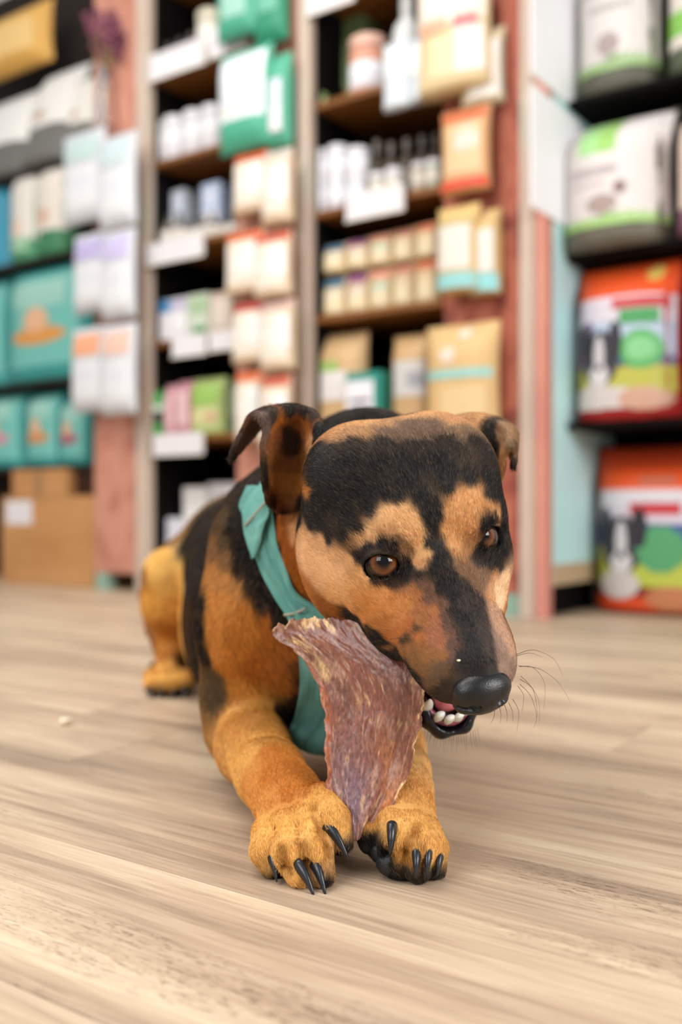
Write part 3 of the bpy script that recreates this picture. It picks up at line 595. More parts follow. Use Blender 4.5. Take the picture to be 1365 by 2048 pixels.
# hind legs: near one visible
chain([((-.165, 1.50, .16), .085), ((-.212, 1.42, .160), .056), ((-.237, 1.380, .165), .034)], k=.025)
chain([((-.239, 1.375, .160), .0350), ((-.243, 1.385, .12), .033), ((-.236, 1.405, .07), .020), ((-.236, 1.39, .04), .020), ((-.236, 1.375, .024), .022)], k=.016)
chain([((-.268, 1.44, .13), .024), ((-.268, 1.44, .085), .015), ((-.25, 1.42, .05), .016)], k=.012)
for t in range(4):
    x = -.258+t*.0155
    cone((x, 1.37, .024), (x+.001, 1.352-.004*(t in (1, 2)), .013), .0135, .0105, .004)
chain([((-.04, 1.47, .16), .08), ((-.01, 1.40, .15), .05), ((.0, 1.45, .05), .022), ((.0, 1.37, .02), .02)], k=.02)
chain([((-.16, 1.56, .14), .025), ((-.19, 1.60, .06), .018), ((-.24, 1.58, .025), .014), ((-.28, 1.50, .015), .009)], k=.02)   # tail

# --- near front paw (picture left): four toes, seen from above
def toe(base, knuck, tip, rb, rk, rt, k=.0022): chain([(base, rb), (knuck, rk), (tip, rt)], k=k)
ell(P(597, 1655, .715), (.030, .030, .017), basis_from(P(620, 1790, .66)-P(575, 1600, .75)), .010)
LT = [ (P(545,1665,.712), P(536,1700,.688), P(546,1733,.684), .0150,.0125,.0090),
       (P(575,1650,.706), P(582,1708,.677), P(600,1752,.668), .0150,.0130,.0095),
       (P(612,1640,.704), P(630,1703,.674), P(643,1750,.667), .0150,.0130,.0095),
       (P(640,1605,.712), P(664,1640,.690), P(681,1682,.684), .0140,.0130,.0090)]
for t in LT: toe(*t)
for a, b, r in ((P(556,1660,.690), P(573,1752,.662), .0036), (P(600,1655,.686), P(622,1755,.655), .0036), (P(628,1618,.690), P(660,1716,.662), .0040)): cone(a, b, r*.7, r, .004, 'sub')
# --- far front paw (picture right), toes curled under
ell(P(805, 1655, .705), (.0255, .026, .018), basis_from(P(820, 1760, .67)-P(805, 1600, .74)), .010)
RT = [ (P(757,1645,.708), P(748,1668,.700), P(757,1692,.697), .0125,.0120,.0090),
       (P(788,1650,.695), P(793,1688,.683), P(800,1728,.680), .0135,.0135,.0110),
       (P(822,1650,.695), P(836,1690,.678), P(836,1738,.674), .0130,.0125,.0100),
       (P(846,1655,.700), P(865,1695,.684), P(869,1735,.680), .0120,.0110,.0085)]
for t in RT: toe(*t)
for a, b, r in ((P(770,1650,.692), P(776,1712,.672), .0034), (P(812,1650,.685), P(818,1745,.660), .0032), (P(842,1655,.686), P(854,1748,.662), .0030)): cone(a, b, r*.7, r, .004, 'sub')

# --- head
hell((.002, -.056, -.031), (.070, .069, .059), k=.02)                     # brain case
hell((.031, -.068, -.006), (.042, .046, .038), k=.03, both=True)       # broad flat crown
hell((0, -.036, -.006), (.048, .046, .028), k=.02)                     # forehead
hell((.046, -.045, -.062), (.031, .050, .046), k=.022, both=True)      # cheeks
hell((.038, -.008, -.030), (.030, .036, .028), k=.020, both=True)      # cheekbones under the eyes
hell((.040, -.028, -.010), (.026, .028, .022), k=.016, both=True)      # outer eye region
hell((.026, -.012, .007), (.018, .018, .014), k=.010, both=True)       # brow ridges
hcone((0, -.01, -.034), (-.003, .084, -.026), .037, .0240, k=.018)         # muzzle
hcone((0, .00, -.060), (0, .030, -.045), .036, .030, k=.018)           # muzzle root
hell((.0190, .058, -.034), (.0205, .041, .0205), k=.012, both=True)      # flews
hell((.029, .016, -.051), (.021, .038, .026), k=.016, both=True)       # rear of the flews
hell((-.003, .1015, -.021), (.0190, .0120, .0140), k=.008)                  # nose bed
hcone((0, .015, -.004), (-.002, .090, -.0095), .0105, .0095, k=.012)       # bridge
hell((.038, -.030, -.080), (.027, .040, .032), k=.022, both=True)      # angle of the jaw
hell((.034, .016, -.040), (.020, .030, .026), k=.018, both=True)        # cheek running into the muzzle
# mouth: jaw dropped, cavity cut between
JA = math.radians(32)
def J(x, y, z):        # jaw frame, hinge under the cheeks
    hy, hz = -.040, -.062; yy, zz = y-hy, z-hz
    x = x+.010*max(yy, 0)/.12
    return np.array([x, hy+yy*math.cos(JA)+zz*math.sin(JA), hz-yy*math.sin(JA)+zz*math.cos(JA)])
def jc(a, b, ra, rb, k=.008, op='add', flat=None): hcone(J(*a), J(*b), ra, rb, k, op, flat=flat)
hell((0, .060, -.070), (.024, .050, .017), k=.003, op='sub', tilt=('X', -15))
for s in (-1, 1):
    jc((s*.022, -.02, -.064), (s*.0205, .070, -.052), .014, .0082, .006)
    jc((s*.0205, .070, -.052), (s*.0170, .086, -.0505), .0078, .0074, .005)
    jc((s*.0170, .086, -.0505), (s*.0090, .0965, -.0505), .0074, .0072, .005)
jc((-.0090, .0965, -.0505), (.0090, .0965, -.0505), .0072, .0072, .005)
jc((0, -.03, -.074), (0, .090, -.060), .022, .009, .010)
jc((0, .0, -.040), (0, .084, -.043), .0190, .0150, .003, op='sub')
# eye sockets
EYE = [(.0368, -.0040, -.0075), (-.0392, .0022, -.0078)]
ER = .0135
EOUT = []
for e in EYE:
    sg = 1 if e[0] > 0 else -1
    hell((e[0]-sg*.0025, e[1]-.001, e[2]-.0005), (ER+.0042,)*3, k=.010)      # lids
for e in EYE:
    c = Hd(*e); sg = 1 if e[0] > 0 else -1
    out = HR@np.array([sg*.50, .45, .74]); out /= np.linalg.norm(out); EOUT.append(out)
    B = basis_from(out, HR@np.array([sg*.15, -.6, .8]))
    ell(c+out*.0135-B[:, 2]*.0020, (.0144, .0110, .0077), B, .002, 'sub')               # almond opening
    ell(c, (ER-.0003,)*3, None, .001, 'sub')

# --- ears as thin curved sheets
def catmull(Q, n):
    Q = np.asarray(Q, float); m = len(Q); out = []
    for t in np.linspace(0, m-1, n):
        i = min(int(t), m-2); u = t-i; p0 = Q[max(i-1, 0)]; p1 = Q[i]; p2 = Q[i+1]; p3 = Q[min(i+2, m-1)]
        out.append(.5*((2*p1)+(-p0+p2)*u+(2*p0-5*p1+4*p2-p3)*u*u+(-p0+3*p1-3*p2+p3)*u**3))
    return np.array(out)
def sheet(rows, nu, nv):
    R = np.array([catmull(r, nu) for r in rows]); return np.stack([catmull(R[:, i], nv) for i in range(nu)], 1)   # nv x nu x 3
earL = [
 [P(536,1000,.775), P(560,1020,.790), P(595,1015,.790), P(622,990,.765)],
 [P(527,955,.760), P(550,960,.790), P(600,965,.792), P(632,945,.756)],
 [P(526,900,.752), P(545,905,.788), P(600,905,.792), P(636,900,.752)],
 [P(530,862,.750), P(550,862,.785), P(602,860,.790), P(640,862,.754)],
 [P(522,836,.748), P(560,830,.775), P(605,830,.782), P(638,842,.765)],
 [P(512,828,.760), P(545,817,.772), P(590,812,.785), P(622,822,.790)],
 [P(500,836,.775), P(515,826,.790), P(535,822,.810), P(560,824,.825)],
 [P(486,862,.785), P(496,852,.795), P(508,850,.812), P(520,856,.825)],
 [P(470,895,.790), P(474,888,.796), P(480,888,.806), P(486,892,.815)],
 [P(463,914,.794), P(464,912,.796), P(466,911,.800), P(468,912,.803)]]
earR = [
 [P(930,880,.790), P(965,885,.780), P(996,905,.780), P(1003,955,.772)],
 [P(915,858,.795), P(955,855,.785), P(1000,880,.775), P(1006,935,.765)],
 [P(905,838,.805), P(955,835,.790), P(1003,858,.775), P(1012,900,.758)],
 [P(950,832,.810), P(990,838,.790), P(1020,862,.765), P(1026,895,.752)],
 [P(985,842,.800), P(1010,846,.790), P(1030,864,.772), P(1028,900,.762)],
 [P(1004,852,.790), P(1018,858,.782), P(1032,880,.768), P(1028,918,.760)],
 [P(1016,900,.780), P(1022,905,.774), P(1028,920,.765), P(1026,934,.760)]]
for rows in (earL, earR):
    g = sheet(rows, 44, 64); splat(g.reshape(-1, 3), .0024, .005)
FD_done = True
V, Q = surface_nets()
keep = np.ones(len(V), bool)
def neighbours_smooth(V, Q, it=2, lam=.5):
    for _ in range(it):
        acc = np.zeros_like(V); cnt = np.zeros(len(V))
        for a in range(4):
            for b in (1, 3):
                np.add.at(acc, Q[:, a], V[Q[:, (a+b) % 4]]); np.add.at(cnt, Q[:, a], 1)
        V = V+(acc/np.maximum(cnt, 1)[:, None]-V)*lam
    return V
V = neighbours_smooth(V, Q, 2, .5)
V[:, 2] = np.maximum(V[:, 2], .0004)
print('body verts', len(V), 'quads', len(Q))
dog = empty('dog', (0, 0, 0))
tag(dog, 'black and tan dog in a teal bandana lying on the floor gnawing a chew', 'dog')
def numpy_mesh(name, V, Q):
    me = bpy.data.meshes.new(name); n = len(V); q = len(Q); k = Q.shape[1]
    me.vertices.add(n); me.vertices.foreach_set('co', V.astype(np.float32).ravel())
    me.loops.add(q*k); me.loops.foreach_set('vertex_index', Q.astype(np.int32).ravel())
    me.polygons.add(q); me.polygons.foreach_set('loop_start', np.arange(0, q*k, k, dtype=np.int32)); me.polygons.foreach_set('loop_total', np.full(q, k, dtype=np.int32))
    me.polygons.foreach_set('use_smooth', np.ones(q, bool)); me.update(calc_edges=True); me.validate(); return me
bme = numpy_mesh('body', V, Q)
body = bpy.data.objects.new('body', bme); COL.objects.link(body); body.parent = dog
VN = np.zeros((len(V), 3)); fn = np.cross(V[Q[:, 2]]-V[Q[:, 0]], V[Q[:, 3]]-V[Q[:, 1]])
for i in range(4): np.add.at(VN, Q[:, i], fn)
VN /= np.linalg.norm(VN, axis=1)[:, None]+1e-12
M_TMP = mat('tmp', 'b08050', .6, .3)
bme.materials.append(M_TMP)
# coat colour samples on the dog itself (millimetres); some carry painted light and shade
SEEDS = {
 '1b1817': "-8,688,276 6,687,286 27,684,282 48,689,283 69,694,283 106,710,273 114,713,259 -15,693,272 -11,691,255 -1,683,258 13,680,265 26,679,265 40,679,258 54,681,258 64,681,251 75,689,265 90,698,272 -22,708,251 -15,701,241 -8,693,231 3,680,232 13,676,238 6,680,245 20,677,251 20,678,258 64,678,238 66,678,224 63,674,211 66,667,198 73,667,203 75,660,192 -22,702,273 -18,698,258 107,706,259 115,719,266 60,678,245 67,680,245 74,692,276 33,678,258 -15,697,283",
 '242020': "81,652,179 85,645,167 86,639,155 89,637,149 77,643,154 75,656,182 60,677,228 67,675,217",
 '352a22': "6,695,299 31,694,297 77,705,299 96,716,302 107,718,289 -8,696,292 18,690,293 55,699,295",
 '3a302b': "86,667,196 92,660,182 80,658,189 97,639,149",
 '4a3c36': "98,643,158 96,652,169 94,673,190 96,662,178",
 'b8875a': "-12,716,305 -24,768,306 -1,706,305 13,676,230 53,677,214 31,669,235 21,673,232",
 'c09060': "-1,716,311 14,718,315 25,723,316",
 'a37a52': "32,719,314 13,702,306 3,702,304",
 '6a5140': "50,717,313 67,713,310 35,706,306 52,708,305",
 '7a6048': "82,714,308 91,721,310",
 'c99a68': "35,675,250 42,675,251 48,673,243 53,673,233 56,677,221 40,669,241 46,669,235 52,673,227 36,671,245 28,672,243 30,675,248 20,674,236",
 '7d5a3a': "41,668,227 46,673,221 8,678,227",
 'bf8a56': "93,696,262 84,689,258 77,684,248 75,682,238 79,683,227 88,684,246 96,692,255 107,701,251 112,706,247 83,683,243 87,688,255 80,683,236 90,684,238",
 '9a6c44': "83,685,219 89,688,229",
 '7a5a42': "84,679,211 91,688,210 89,681,205 96,691,206 93,682,199 99,691,201 102,695,206",
 '171314': "14,675,217 18,674,225 26,670,228 36,668,225 44,672,216 47,675,211 39,671,207 30,672,205 22,690,206 16,678,211 44,674,207 104,721,230 98,693,224 102,697,216 110,700,214 114,704,223 115,713,233 105,694,241 99,688,238",
 '3a2a22': "53,676,207 34,672,201 24,673,202 97,694,216 112,701,208 106,698,209 11,677,220",
 'c89868': "-31,737,233 -23,719,230 -13,705,225 -4,691,219 6,681,216 -37,800,234",
 'd6a574': "-15,712,212 -1,688,206 -12,712,201 -23,722,215 -8,700,209 -25,724,222",
 'cf9a62': "13,677,209 6,683,198 18,675,202 3,690,192 -4,704,195 -6,715,189",
 'c98c50': "13,679,193 23,675,195 6,697,183 30,674,196",
 'c48244': "23,678,183 16,688,175 33,674,185 20,678,188 18,689,172",
 'b0703a': "36,674,192 40,673,179 26,680,171 33,675,175 46,673,189",
 'a0663a': "50,674,196 54,668,184 62,663,183 53,665,176",
 '6a4a38': "60,670,197 54,674,202 67,661,187 59,667,191",
 'a8632f': "40,673,168 52,662,167 35,678,163 46,669,174",
 '9a6040': "62,657,169 63,660,177 66,652,163",
 '5a4034': "69,656,176 71,650,163 72,646,154 69,658,180",
 '8a5a30': "46,665,158 55,656,156 65,651,156 40,676,156",
 '5a3c28': "42,671,164 51,664,171 44,668,162",
 '7a5430': "47,736,139 55,656,146 49,661,150 34,684,157",
 '5e452e': "67,647,144 61,652,138 57,656,137 64,650,148",
 '3a2c20': "71,648,131 65,652,132 69,647,138",
 '15110f': "3,719,177 8,718,174 13,699,173 19,689,170 25,685,165 31,684,160 37,683,155 42,685,148 47,669,143 51,664,138 17,700,166 23,692,161 36,690,151",
 'e0b890': "111,698,195 111,693,185 115,703,204 113,699,190",  # cheek edge on the dog's left: pale tan with rim light painted in
 'b8875c': "106,690,189 105,694,196 108,697,204",
 'b08a70': "108,674,173 110,669,164 114,669,157 107,682,181",
 '8a7060': "116,668,146 111,664,155 105,662,162 105,649,150",
 '251f1e': "116,710,241 116,712,248 110,704,246",
 '7a4620': "-50,786,311 -33,785,319 -55,770,304",
 '3a1e0c': "-37,791,307 -43,790,312 -39,792,301",
 '96561f': "-24,772,321 -30,780,324 -48,775,322",
 '7a4a20': "-49,791,295 -37,792,287 -54,783,287 -31,784,295",
 'a06428': "-49,791,275 -33,788,275 -43,793,270 -54,782,279 -24,705,267",
 '8a5628': "-43,792,264 -54,783,297",
 '1c1c1e': "-18,754,311 -16,711,298 -16,699,287 -16,697,279",
 '5d4a40': "-61,746,319 -73,800,316 -79,795,308 -69,799,322 -58,751,323",
 '46382f': "-84,791,297 -53,764,328 -88,792,295",
 '2c2826': "-38,777,332 -28,778,329 -22,771,324",
 '7a4418': "-48,787,254 -47,825,248 -50,786,259",
 'a05c22': "-51,833,235 -44,816,225 -49,828,241 -37,804,219",
 '17120f': "-60,862,252 -58,852,243 -26,718,253 -32,783,259 -31,741,244 -22,714,242 -153,1077,74 -213,1357,205 -204,1309,180 -155,1070,85 -259,1347,5 -232,1344,5 -244,1342,6 -217,1341,10",
 'a05e22': "-38,810,209 -34,811,199 -23,741,190 -44,822,210 -40,822,198 -34,824,183",
 '3a1e0e': "-55,842,234 -52,834,224 -52,781,259 -48,788,252",
 '90541f': "-12,728,182 -1,721,178 -30,825,175 -18,824,165 -5,730,173 -26,828,162",
 'b5865a': "87,732,318 106,787,324 81,723,316 123,759,297 123,762,286",
 '2a221c': "115,780,318 116,777,310 131,758,286 117,777,304 -94,880,239 -87,881,247 -73,897,270 -82,873,239",
 '8c6a4c': "123,772,314 128,759,309 126,769,316",
 '6a5038': "132,756,297 131,753,303",
 '3c3128': "-80,953,290 -91,946,280 -98,938,273 -82,890,261 -58,758,278",
 '4d3c2d': "-110,946,261 -113,926,252 -105,937,266",
 '5f4a34': "-111,900,241 -103,882,225 -102,889,243",
 '171311': "-84,869,226 -74,859,209 -65,849,192 -56,841,176 -47,836,161 -88,868,213 -60,844,180 -54,839,163 -79,864,217 -70,853,196 -66,860,234 -43,834,160 -75,867,234 -61,848,218",
 '3a2614': "-78,856,189 -69,848,173 -90,865,202 -58,842,157",
 '8a6440': "-110,887,216 -100,874,210 -114,896,225",
 'b98248': "-112,884,203 -106,871,191 -97,866,195 -92,859,185",
 'c98a42': "-105,858,166 -109,858,148 -109,863,130 -98,858,174 -112,869,178",
 'bf7a30': "-86,849,154 -91,853,132 -82,851,168 -78,847,150 -101,863,117",
 'aa6322': "-65,845,148 -74,853,123 -65,845,158 -79,858,114",
 '9a5820': "-52,841,140 -57,850,119 -43,838,134 -53,854,106",
 '6a3c18': "-37,840,121 -35,834,139 -39,849,102",
 '2a1a0e': "-35,847,103 -39,864,82 -47,875,72 -36,857,88 -53,869,75",  # under the elbow: dark coat with shade mixed into the colour
 '5a4832': "-111,875,107 -107,876,93 -113,881,90",
 'bf8238': "-93,867,99 -79,867,91 -71,864,82 -86,867,86",
 'cf9750': "-92,861,77 -101,864,70 -103,849,60 -78,848,77 -93,830,60 -85,831,68 -100,835,50",
 'b88038': "-60,836,71 -62,863,78 -60,788,69",
 'cf9a50': "-92,819,50 -72,781,63 -81,778,48 -78,811,64",
 'b56c26': "-55,772,65 -57,742,54 -41,732,56 -46,755,62 -34,726,54 -37,712,49",
 'c2803a': "-74,764,44 -59,727,40 -47,712,44 -29,710,48 -64,744,46",
 'cf984c': "-42,687,34 -28,685,38 -54,702,33 -22,695,45",
 'd9a45a': "-15,685,45 -48,676,21 -31,666,24 -14,663,25 -8,678,40 -56,681,26 -41,670,11 -24,672,32 -36,671,29 -27,661,12 -20,679,36 -4,677,34",
 'a88050': "-14,659,11 -4,675,21 -8,666,17",
 'a06a2c': "-17,678,33 -13,672,25 -9,667,19 -28,667,27 -24,667,15 -38,668,26 -37,664,16 52,675,36 54,666,27 44,669,26 45,671,18",  # toe clefts: deeper tan with crease shade painted in
 '2a2420': "3,676,22 -9,659,8 -42,679,2 1,680,16",
 'd8a45c': "30,692,43 48,690,43 57,674,35 40,673,32 63,671,22 46,668,23 37,683,39 53,666,27 60,670,29 44,680,36",
 'c48e4a': "22,695,35 27,705,44 54,702,47",
 '1c1a1a': "19,689,24 26,677,18 33,673,6 40,672,2 23,688,20 30,677,8",
 '3a3026': "56,666,6 63,672,6 48,665,7 43,669,10",
 'c89050': "49,706,53 42,713,58 53,716,57",
 'd0a468': "59,770,66 65,850,68 53,742,65",
 '2c2522': "-192,1352,239 -196,1287,201 -120,875,173 -124,873,151 -120,874,129 -152,1071,182 -129,897,171 -169,1132,190 -149,1087,208 -156,1060,114",
 '38302a': "-160,1213,249 -167,1201,234 -195,1327,226",
 '8a6640': "-236,1391,207 -248,1402,203",
 'e2b464': "-261,1372,191 -241,1360,195 -244,1340,165 -227,1341,165 -252,1347,178 -224,1343,148 -234,1341,152",  # hind thigh: tan lightened to stand for window light
 'd49c4a': "-260,1351,137 -232,1349,124 -218,1348,134 -253,1351,117 -226,1355,110",
 'b87830': "-257,1374,87 -229,1374,84 -244,1377,59 -241,1360,96 -234,1379,66",
 '9a6a3a': "-272,1362,164 -288,1429,124 -284,1436,94 -277,1428,74",
 '5a3614': "-170,1089,126 -166,1086,99 -219,1375,46",
 'd8a252': "-255,1361,34 -233,1357,35 -223,1354,28 -260,1352,25 -243,1356,31",
 'b8863c': "-258,1343,17 -237,1340,17 -221,1341,18",
 '3a3432': "8,952,346 37,957,348 52,743,323 -11,964,341",
}
def seed_arrays():
    Ps, Cs = [], []
    for h, l in SEEDS.items():
        for t in l.split(): Ps.append([float(v)/1000 for v in t.split(',')]); Cs.append(srgb(h))
    Ps = np.array(Ps); Cs = np.array(Cs); loc = toH(Ps)
    head = (loc[:, 1] > -.125) & (np.linalg.norm(loc-np.array([0, -.01, -.03]), axis=1) < .135) & (Ps[:, 1] < .80) & (Ps[:, 2] > .09)
    mir = loc[head]*np.array([-1, 1, 1]); far = np.array([np.min(np.linalg.norm(loc[head]-m, axis=1)) > .011 and abs(m[0]) < .056 for m in mir])
    Ps = np.concatenate([Ps, (HO+mir@HR.T)[far]]); Cs = np.concatenate([Cs, Cs[head][far]])
    extra = [('1b1817', [(-.15, 1.5, .29), (0, 1.3, .28), (.09, 1.05, .2), (.02, 1.2, .30), (-.05, 1.4, .29), (-.2, 1.55, .2), (-.24, 1.58, .03), (-.28, 1.5, .02), (.08, .98, .27), (.08, 1.2, .15), (0, 1.5, .2), (-.17, 1.3, .25), (-.02, .95, .335), (.03, .93, .345), (.07, .95, .335), (.03, .89, .325), (-.03, .89, .31), (.07, .88, .30), (.0, .84, .30), (.06, .84, .30)]),
             ('b07434', [(.085, .93, .17), (.08, .95, .10), (.07, .93, .05), (-.02, .86, .12), (-.02, .90, .06), (.03, .87, .10), (.0, 1.38, .03), (.03, 1.42, .1), (-.05, 1.2, .02), (.02, .82, .18)])]
    for h, l in extra:
        Ps = np.concatenate([Ps, np.array(l)]); Cs = np.concatenate([Cs, np.array([srgb(h)]*len(l))])
    return Ps, Cs
SP, SC = seed_arrays()
def vnoise(p, f, seed=0):       # cheap smooth vector noise
    r = np.random.default_rng(seed); o = np.zeros_like(p)
    for k in range(5):
        A = r.normal(size=(3, 3))*f*(1.0+.6*k); o += np.sin(p@A+r.uniform(0, 6.28, 3))/(1+.5*k)
    return o/2.2
def coat(p):
    p = p+vnoise(p, 260, 3)*.0011+vnoise(p, 90, 5)*.0012; out = np.zeros((len(p), 3))
    for i in range(0, len(p), 20000):
        q = p[i:i+20000]; d2 = ((q[:, None, :]-SP[None])**2).sum(2).astype(np.float64)+2e-6; w = d2**-2.4; out[i:i+20000] = (w@SC)/w.sum(1)[:, None]
    return out
VC = coat(V)
LV = toH(V)
# bare wet skin: eyelid rims, lips, inside of the mouth
jawp = HO+HR@J(0, .03, -.05)
LIPS = [J(math.sin(a)*.0200, .075+math.cos(a)*.0245, -.0505) for a in np.linspace(-1.9, 1.9, 25)]+[J(s*(.0205+.001*k), .07-.012*k, -.051) for s in (-1, 1) for k in range(1, 7)]
LIPW = HO+np.array(LIPS)@HR.T
lipd = np.min(np.linalg.norm(V[:, None, :].astype(np.float32)[np.where(np.linalg.norm(LV, axis=1) < .16)[0]]-LIPW[None].astype(np.float32), axis=2), axis=1) if True else 0
lipdist = np.full(len(V), 9.); lipdist[np.linalg.norm(LV, axis=1) < .16] = lipd
eyed = np.min([np.linalg.norm(V-Hd(*e), axis=1) for e in EYE], axis=0)
eout = np.max([((V-Hd(*e))@o) for e, o in zip(EYE, EOUT)], axis=0)
bare = (lipdist < .0098) | ((eyed < ER+.0022) & (eout > 0))
# inside of the mouth: skin facing down above the jaw, or facing up inside it
nl = VN@HR
cav = (LV[:, 1] > -.03) & (LV[:, 1] < .11) & (np.abs(LV[:, 0]) < .026) & (LV[:, 2] < -.040) & (LV[:, 2] > -.13) & (nl[:, 2] < -.35) & (LV[:, 1] > .0)
JL = np.stack([LV[:, 0], 0*LV[:, 0], 0*LV[:, 0]], 1)
cs, sn = math.cos(JA), math.sin(JA); yy = (LV[:, 1]+.040)*cs-(LV[:, 2]+.062)*sn; zz = (LV[:, 1]+.040)*sn+(LV[:, 2]+.062)*cs
JY, JZ = yy-.040, zz-.062
cav2 = (np.abs(LV[:, 0]) < .022) & (JY > -.02) & (JY < .10) & (JZ > -.058) & (nl[:, 2]*cs+nl[:, 1]*sn > .3) & (JZ < -.030)
inside = (cav & (JZ > -.048) & (LV[:, 2] < -.045) ) | cav2
VC[inside] = srgb('5a2a30'); VC[(lipdist < .0098)] = srgb('17141b')
VC[(eyed < ER+.0024) & (eout > 0)] = srgb('141011')
wet = np.where(bare | inside, 1.0, 0.0)
VS = VC*np.where(VC.mean(1) < .06, .6, 1.0)[:, None]
at = bme.attributes.new('Col', 'FLOAT_COLOR', 'POINT'); at.data.foreach_set('color', np.concatenate([VS, np.ones((len(V), 1))], 1).astype(np.float32).ravel())
at = bme.attributes.new('wet', 'FLOAT', 'POINT'); at.data.foreach_set('value', wet.astype(np.float32))
def skin_mat():
    m = mat('dog_skin', '20180f', .6, .3); N, L, b = nodes(m)
    a = N.new('ShaderNodeAttribute'); a.attribute_name = 'Col'; w = N.new('ShaderNodeAttribute'); w.attribute_name = 'wet'
    L.new(a.outputs['Color'], b.inputs['Base Color'])
    mr = N.new('ShaderNodeMapRange'); L.new(w.outputs['Fac'], mr.inputs[0]); mr.inputs[3].default_value = .7; mr.inputs[4].default_value = .24; L.new(mr.outputs[0], b.inputs['Roughness'])
    n = N.new('ShaderNodeTexNoise'); n.inputs['Scale'].default_value = 700; n.inputs['Detail'].default_value = 3; tc = N.new('ShaderNodeTexCoord'); L.new(tc.outputs['Object'], n.inputs['Vector'])
    bp = N.new('ShaderNodeBump'); bp.inputs['Strength'].default_value = .35; bp.inputs['Distance'].default_value = .0006; L.new(n.outputs[0], bp.inputs['Height']); L.new(bp.outputs[0], b.inputs['Normal']); return m
bme.materials.clear(); bme.materials.append(skin_mat())
# ------------------------------------------------------------------ fur: short hairs lying along the coat
def hflow(v): return HR@np.array(v, float)
FLOW = [(Hd(0, .09, 0), hflow((0, -1, .1))), (Hd(0, .03, 0), hflow((0, -1, .1))), (Hd(-.03, .05, -.03), hflow((-.1, -1, -.25))), (Hd(.03, .05, -.03), hflow((.1, -1, -.25))),
 (Hd(-.03, .08, -.04), hflow((-.1, -.8, -.6))), (Hd(0, -.05, .03), hflow((0, -1, -.1))), (Hd(.04, -.05, .01), hflow((.5, -.9, -.2))), (Hd(-.04, -.05, .01), hflow((-.5, -.9, -.2))),
 (Hd(-.025, .005, .01), hflow((-.25, -.6, .5))), (Hd(.025, .005, .01), hflow((.25, -.6, .5))), (Hd(-.06, -.03, -.05), hflow((-.2, -.9, -.45))), (Hd(.06, -.03, -.05), hflow((.2, -.9, -.45))), (Hd(-.05, 0, -.05), hflow((-.1, -1, -.4))),
 (Hd(0, -.12, 0), np.array([0, .8, -.3])), ((-.02, .80, .2), (-.3, .5, -.7)), ((-.09, .9, .27), (-.4, .6, -.6)), ((-.12, .95, .2), (-.3, .45, -.8)), ((-.12, .90, .14), (-.45, .1, -.8)), ((-.06, .86, .12), (.5, -.2, -.8)),
 ((-.08, .88, .08), (0, -.3, -1)), ((-.08, .86, .03), (.15, -1, -.2)), ((-.055, .79, .06), (.25, -1, -.35)), ((-.035, .72, .04), (.1, -1, -.45)), ((-.03, .68, .03), (.1, -.8, -.6)), ((.045, .78, .06), (0, -1, -.3)), ((.045, .70, .04), (0, -.8, -.6)),
 ((0, 1.1, .3), (-.2, 1, -.1)), ((-.15, 1.15, .2), (-.3, .8, -.5)), ((-.15, 1.15, .1), (-.2, .6, -.6)), ((-.1, 1.4, .28), (-.3, .9, -.2)), ((-.25, 1.36, .17), (-.2, .1, -1)), ((-.25, 1.38, .08), (0, .1, -1)), ((-.24, 1.35, .03), (0, -1, -.3)),
 (P(580, 900, .77), (-.3, 0, -1)), (P(560, 850, .76), (-.5, 0, -1)), (P(490, 860, .79), (-.6, 0, -1)), (P(580, 960, .76), (.2, -.1, -1)), (P(1020, 880, .77), (.3, 0, -1))]
FP = np.array([np.asarray(a, float) for a, b in FLOW]); FV = np.array([np.asarray(b, float)/np.linalg.norm(b) for a, b in FLOW])
def flow(p):
    d2 = ((p[:, None, :]-FP[None])**2).sum(2)+1e-4; w = d2**-2; w /= w.sum(1)[:, None]; return w@FV
Q0, Q1, Q2, Q3 = (V[Q[:, i]] for i in range(4)); AREA = np.linalg.norm(np.cross(Q2-Q0, Q3-Q1), axis=1)/2; QC = (Q0+Q1+Q2+Q3)/4
qn = (VN[Q[:, 0]]+VN[Q[:, 2]]); qn /= np.linalg.norm(qn, axis=1)[:, None]+1e-9
lq = toH(QC); hw = (np.linalg.norm(lq-np.array([0, -.01, -.03]), axis=1) < .12) & (QC[:, 1] < .82)
dens = np.where(hw, 2.6e6, np.where(QC[:, 1] < .80, 2.6e6, np.where(QC[:, 1] < .97, 1.5e6, .45e6)))
facing = ((np.array([0, 0, CAMZ])-QC)*qn).sum(1)/np.linalg.norm(QC-np.array([0, 0, CAMZ]), axis=1)
dens = dens*np.where(hw & (lq[:, 1] > .02), 1.5, 1.0)
dens = dens*np.where(facing < -.45, .25, 1.0)*FUR
qb = (wet[Q].max(1) > .5) | ((np.linalg.norm(QC-Hd(-.003, .107, -.0175), axis=1) < .0165)); dens[qb] = 0
dens[QC[:, 2] < .0025] = 0
n = rng.poisson(dens*AREA); idx = np.repeat(np.arange(len(Q)), n); m = len(idx); print('hairs', m)
u, v = rng.random((2, m, 1)); hroot = (Q0[idx]*(1-u)+Q1[idx]*u)*(1-v)+(Q3[idx]*(1-u)+Q2[idx]*u)*v
nn = qn[idx]; fl = flow(hroot)+vnoise(hroot, 120, 9)*.16+rng.normal(size=(m, 3))*.10
tg = fl-nn*(fl*nn).sum(1)[:, None]; tg /= np.linalg.norm(tg, axis=1)[:, None]+1e-9
lr = toH(hroot); hd = hw[idx]; muzz = np.clip((lr[:, 1]-.01)/.08, 0, 1)*hd
base_len = np.where(hd, .0052-.0019*muzz, .0085); base_len = np.where((hroot[:, 1] < .80) & ~hd, .0046, base_len)
ln = (base_len*rng.uniform(.65, 1.15, m))[:, None]; lift = rng.uniform(.14, .38, m)[:, None]
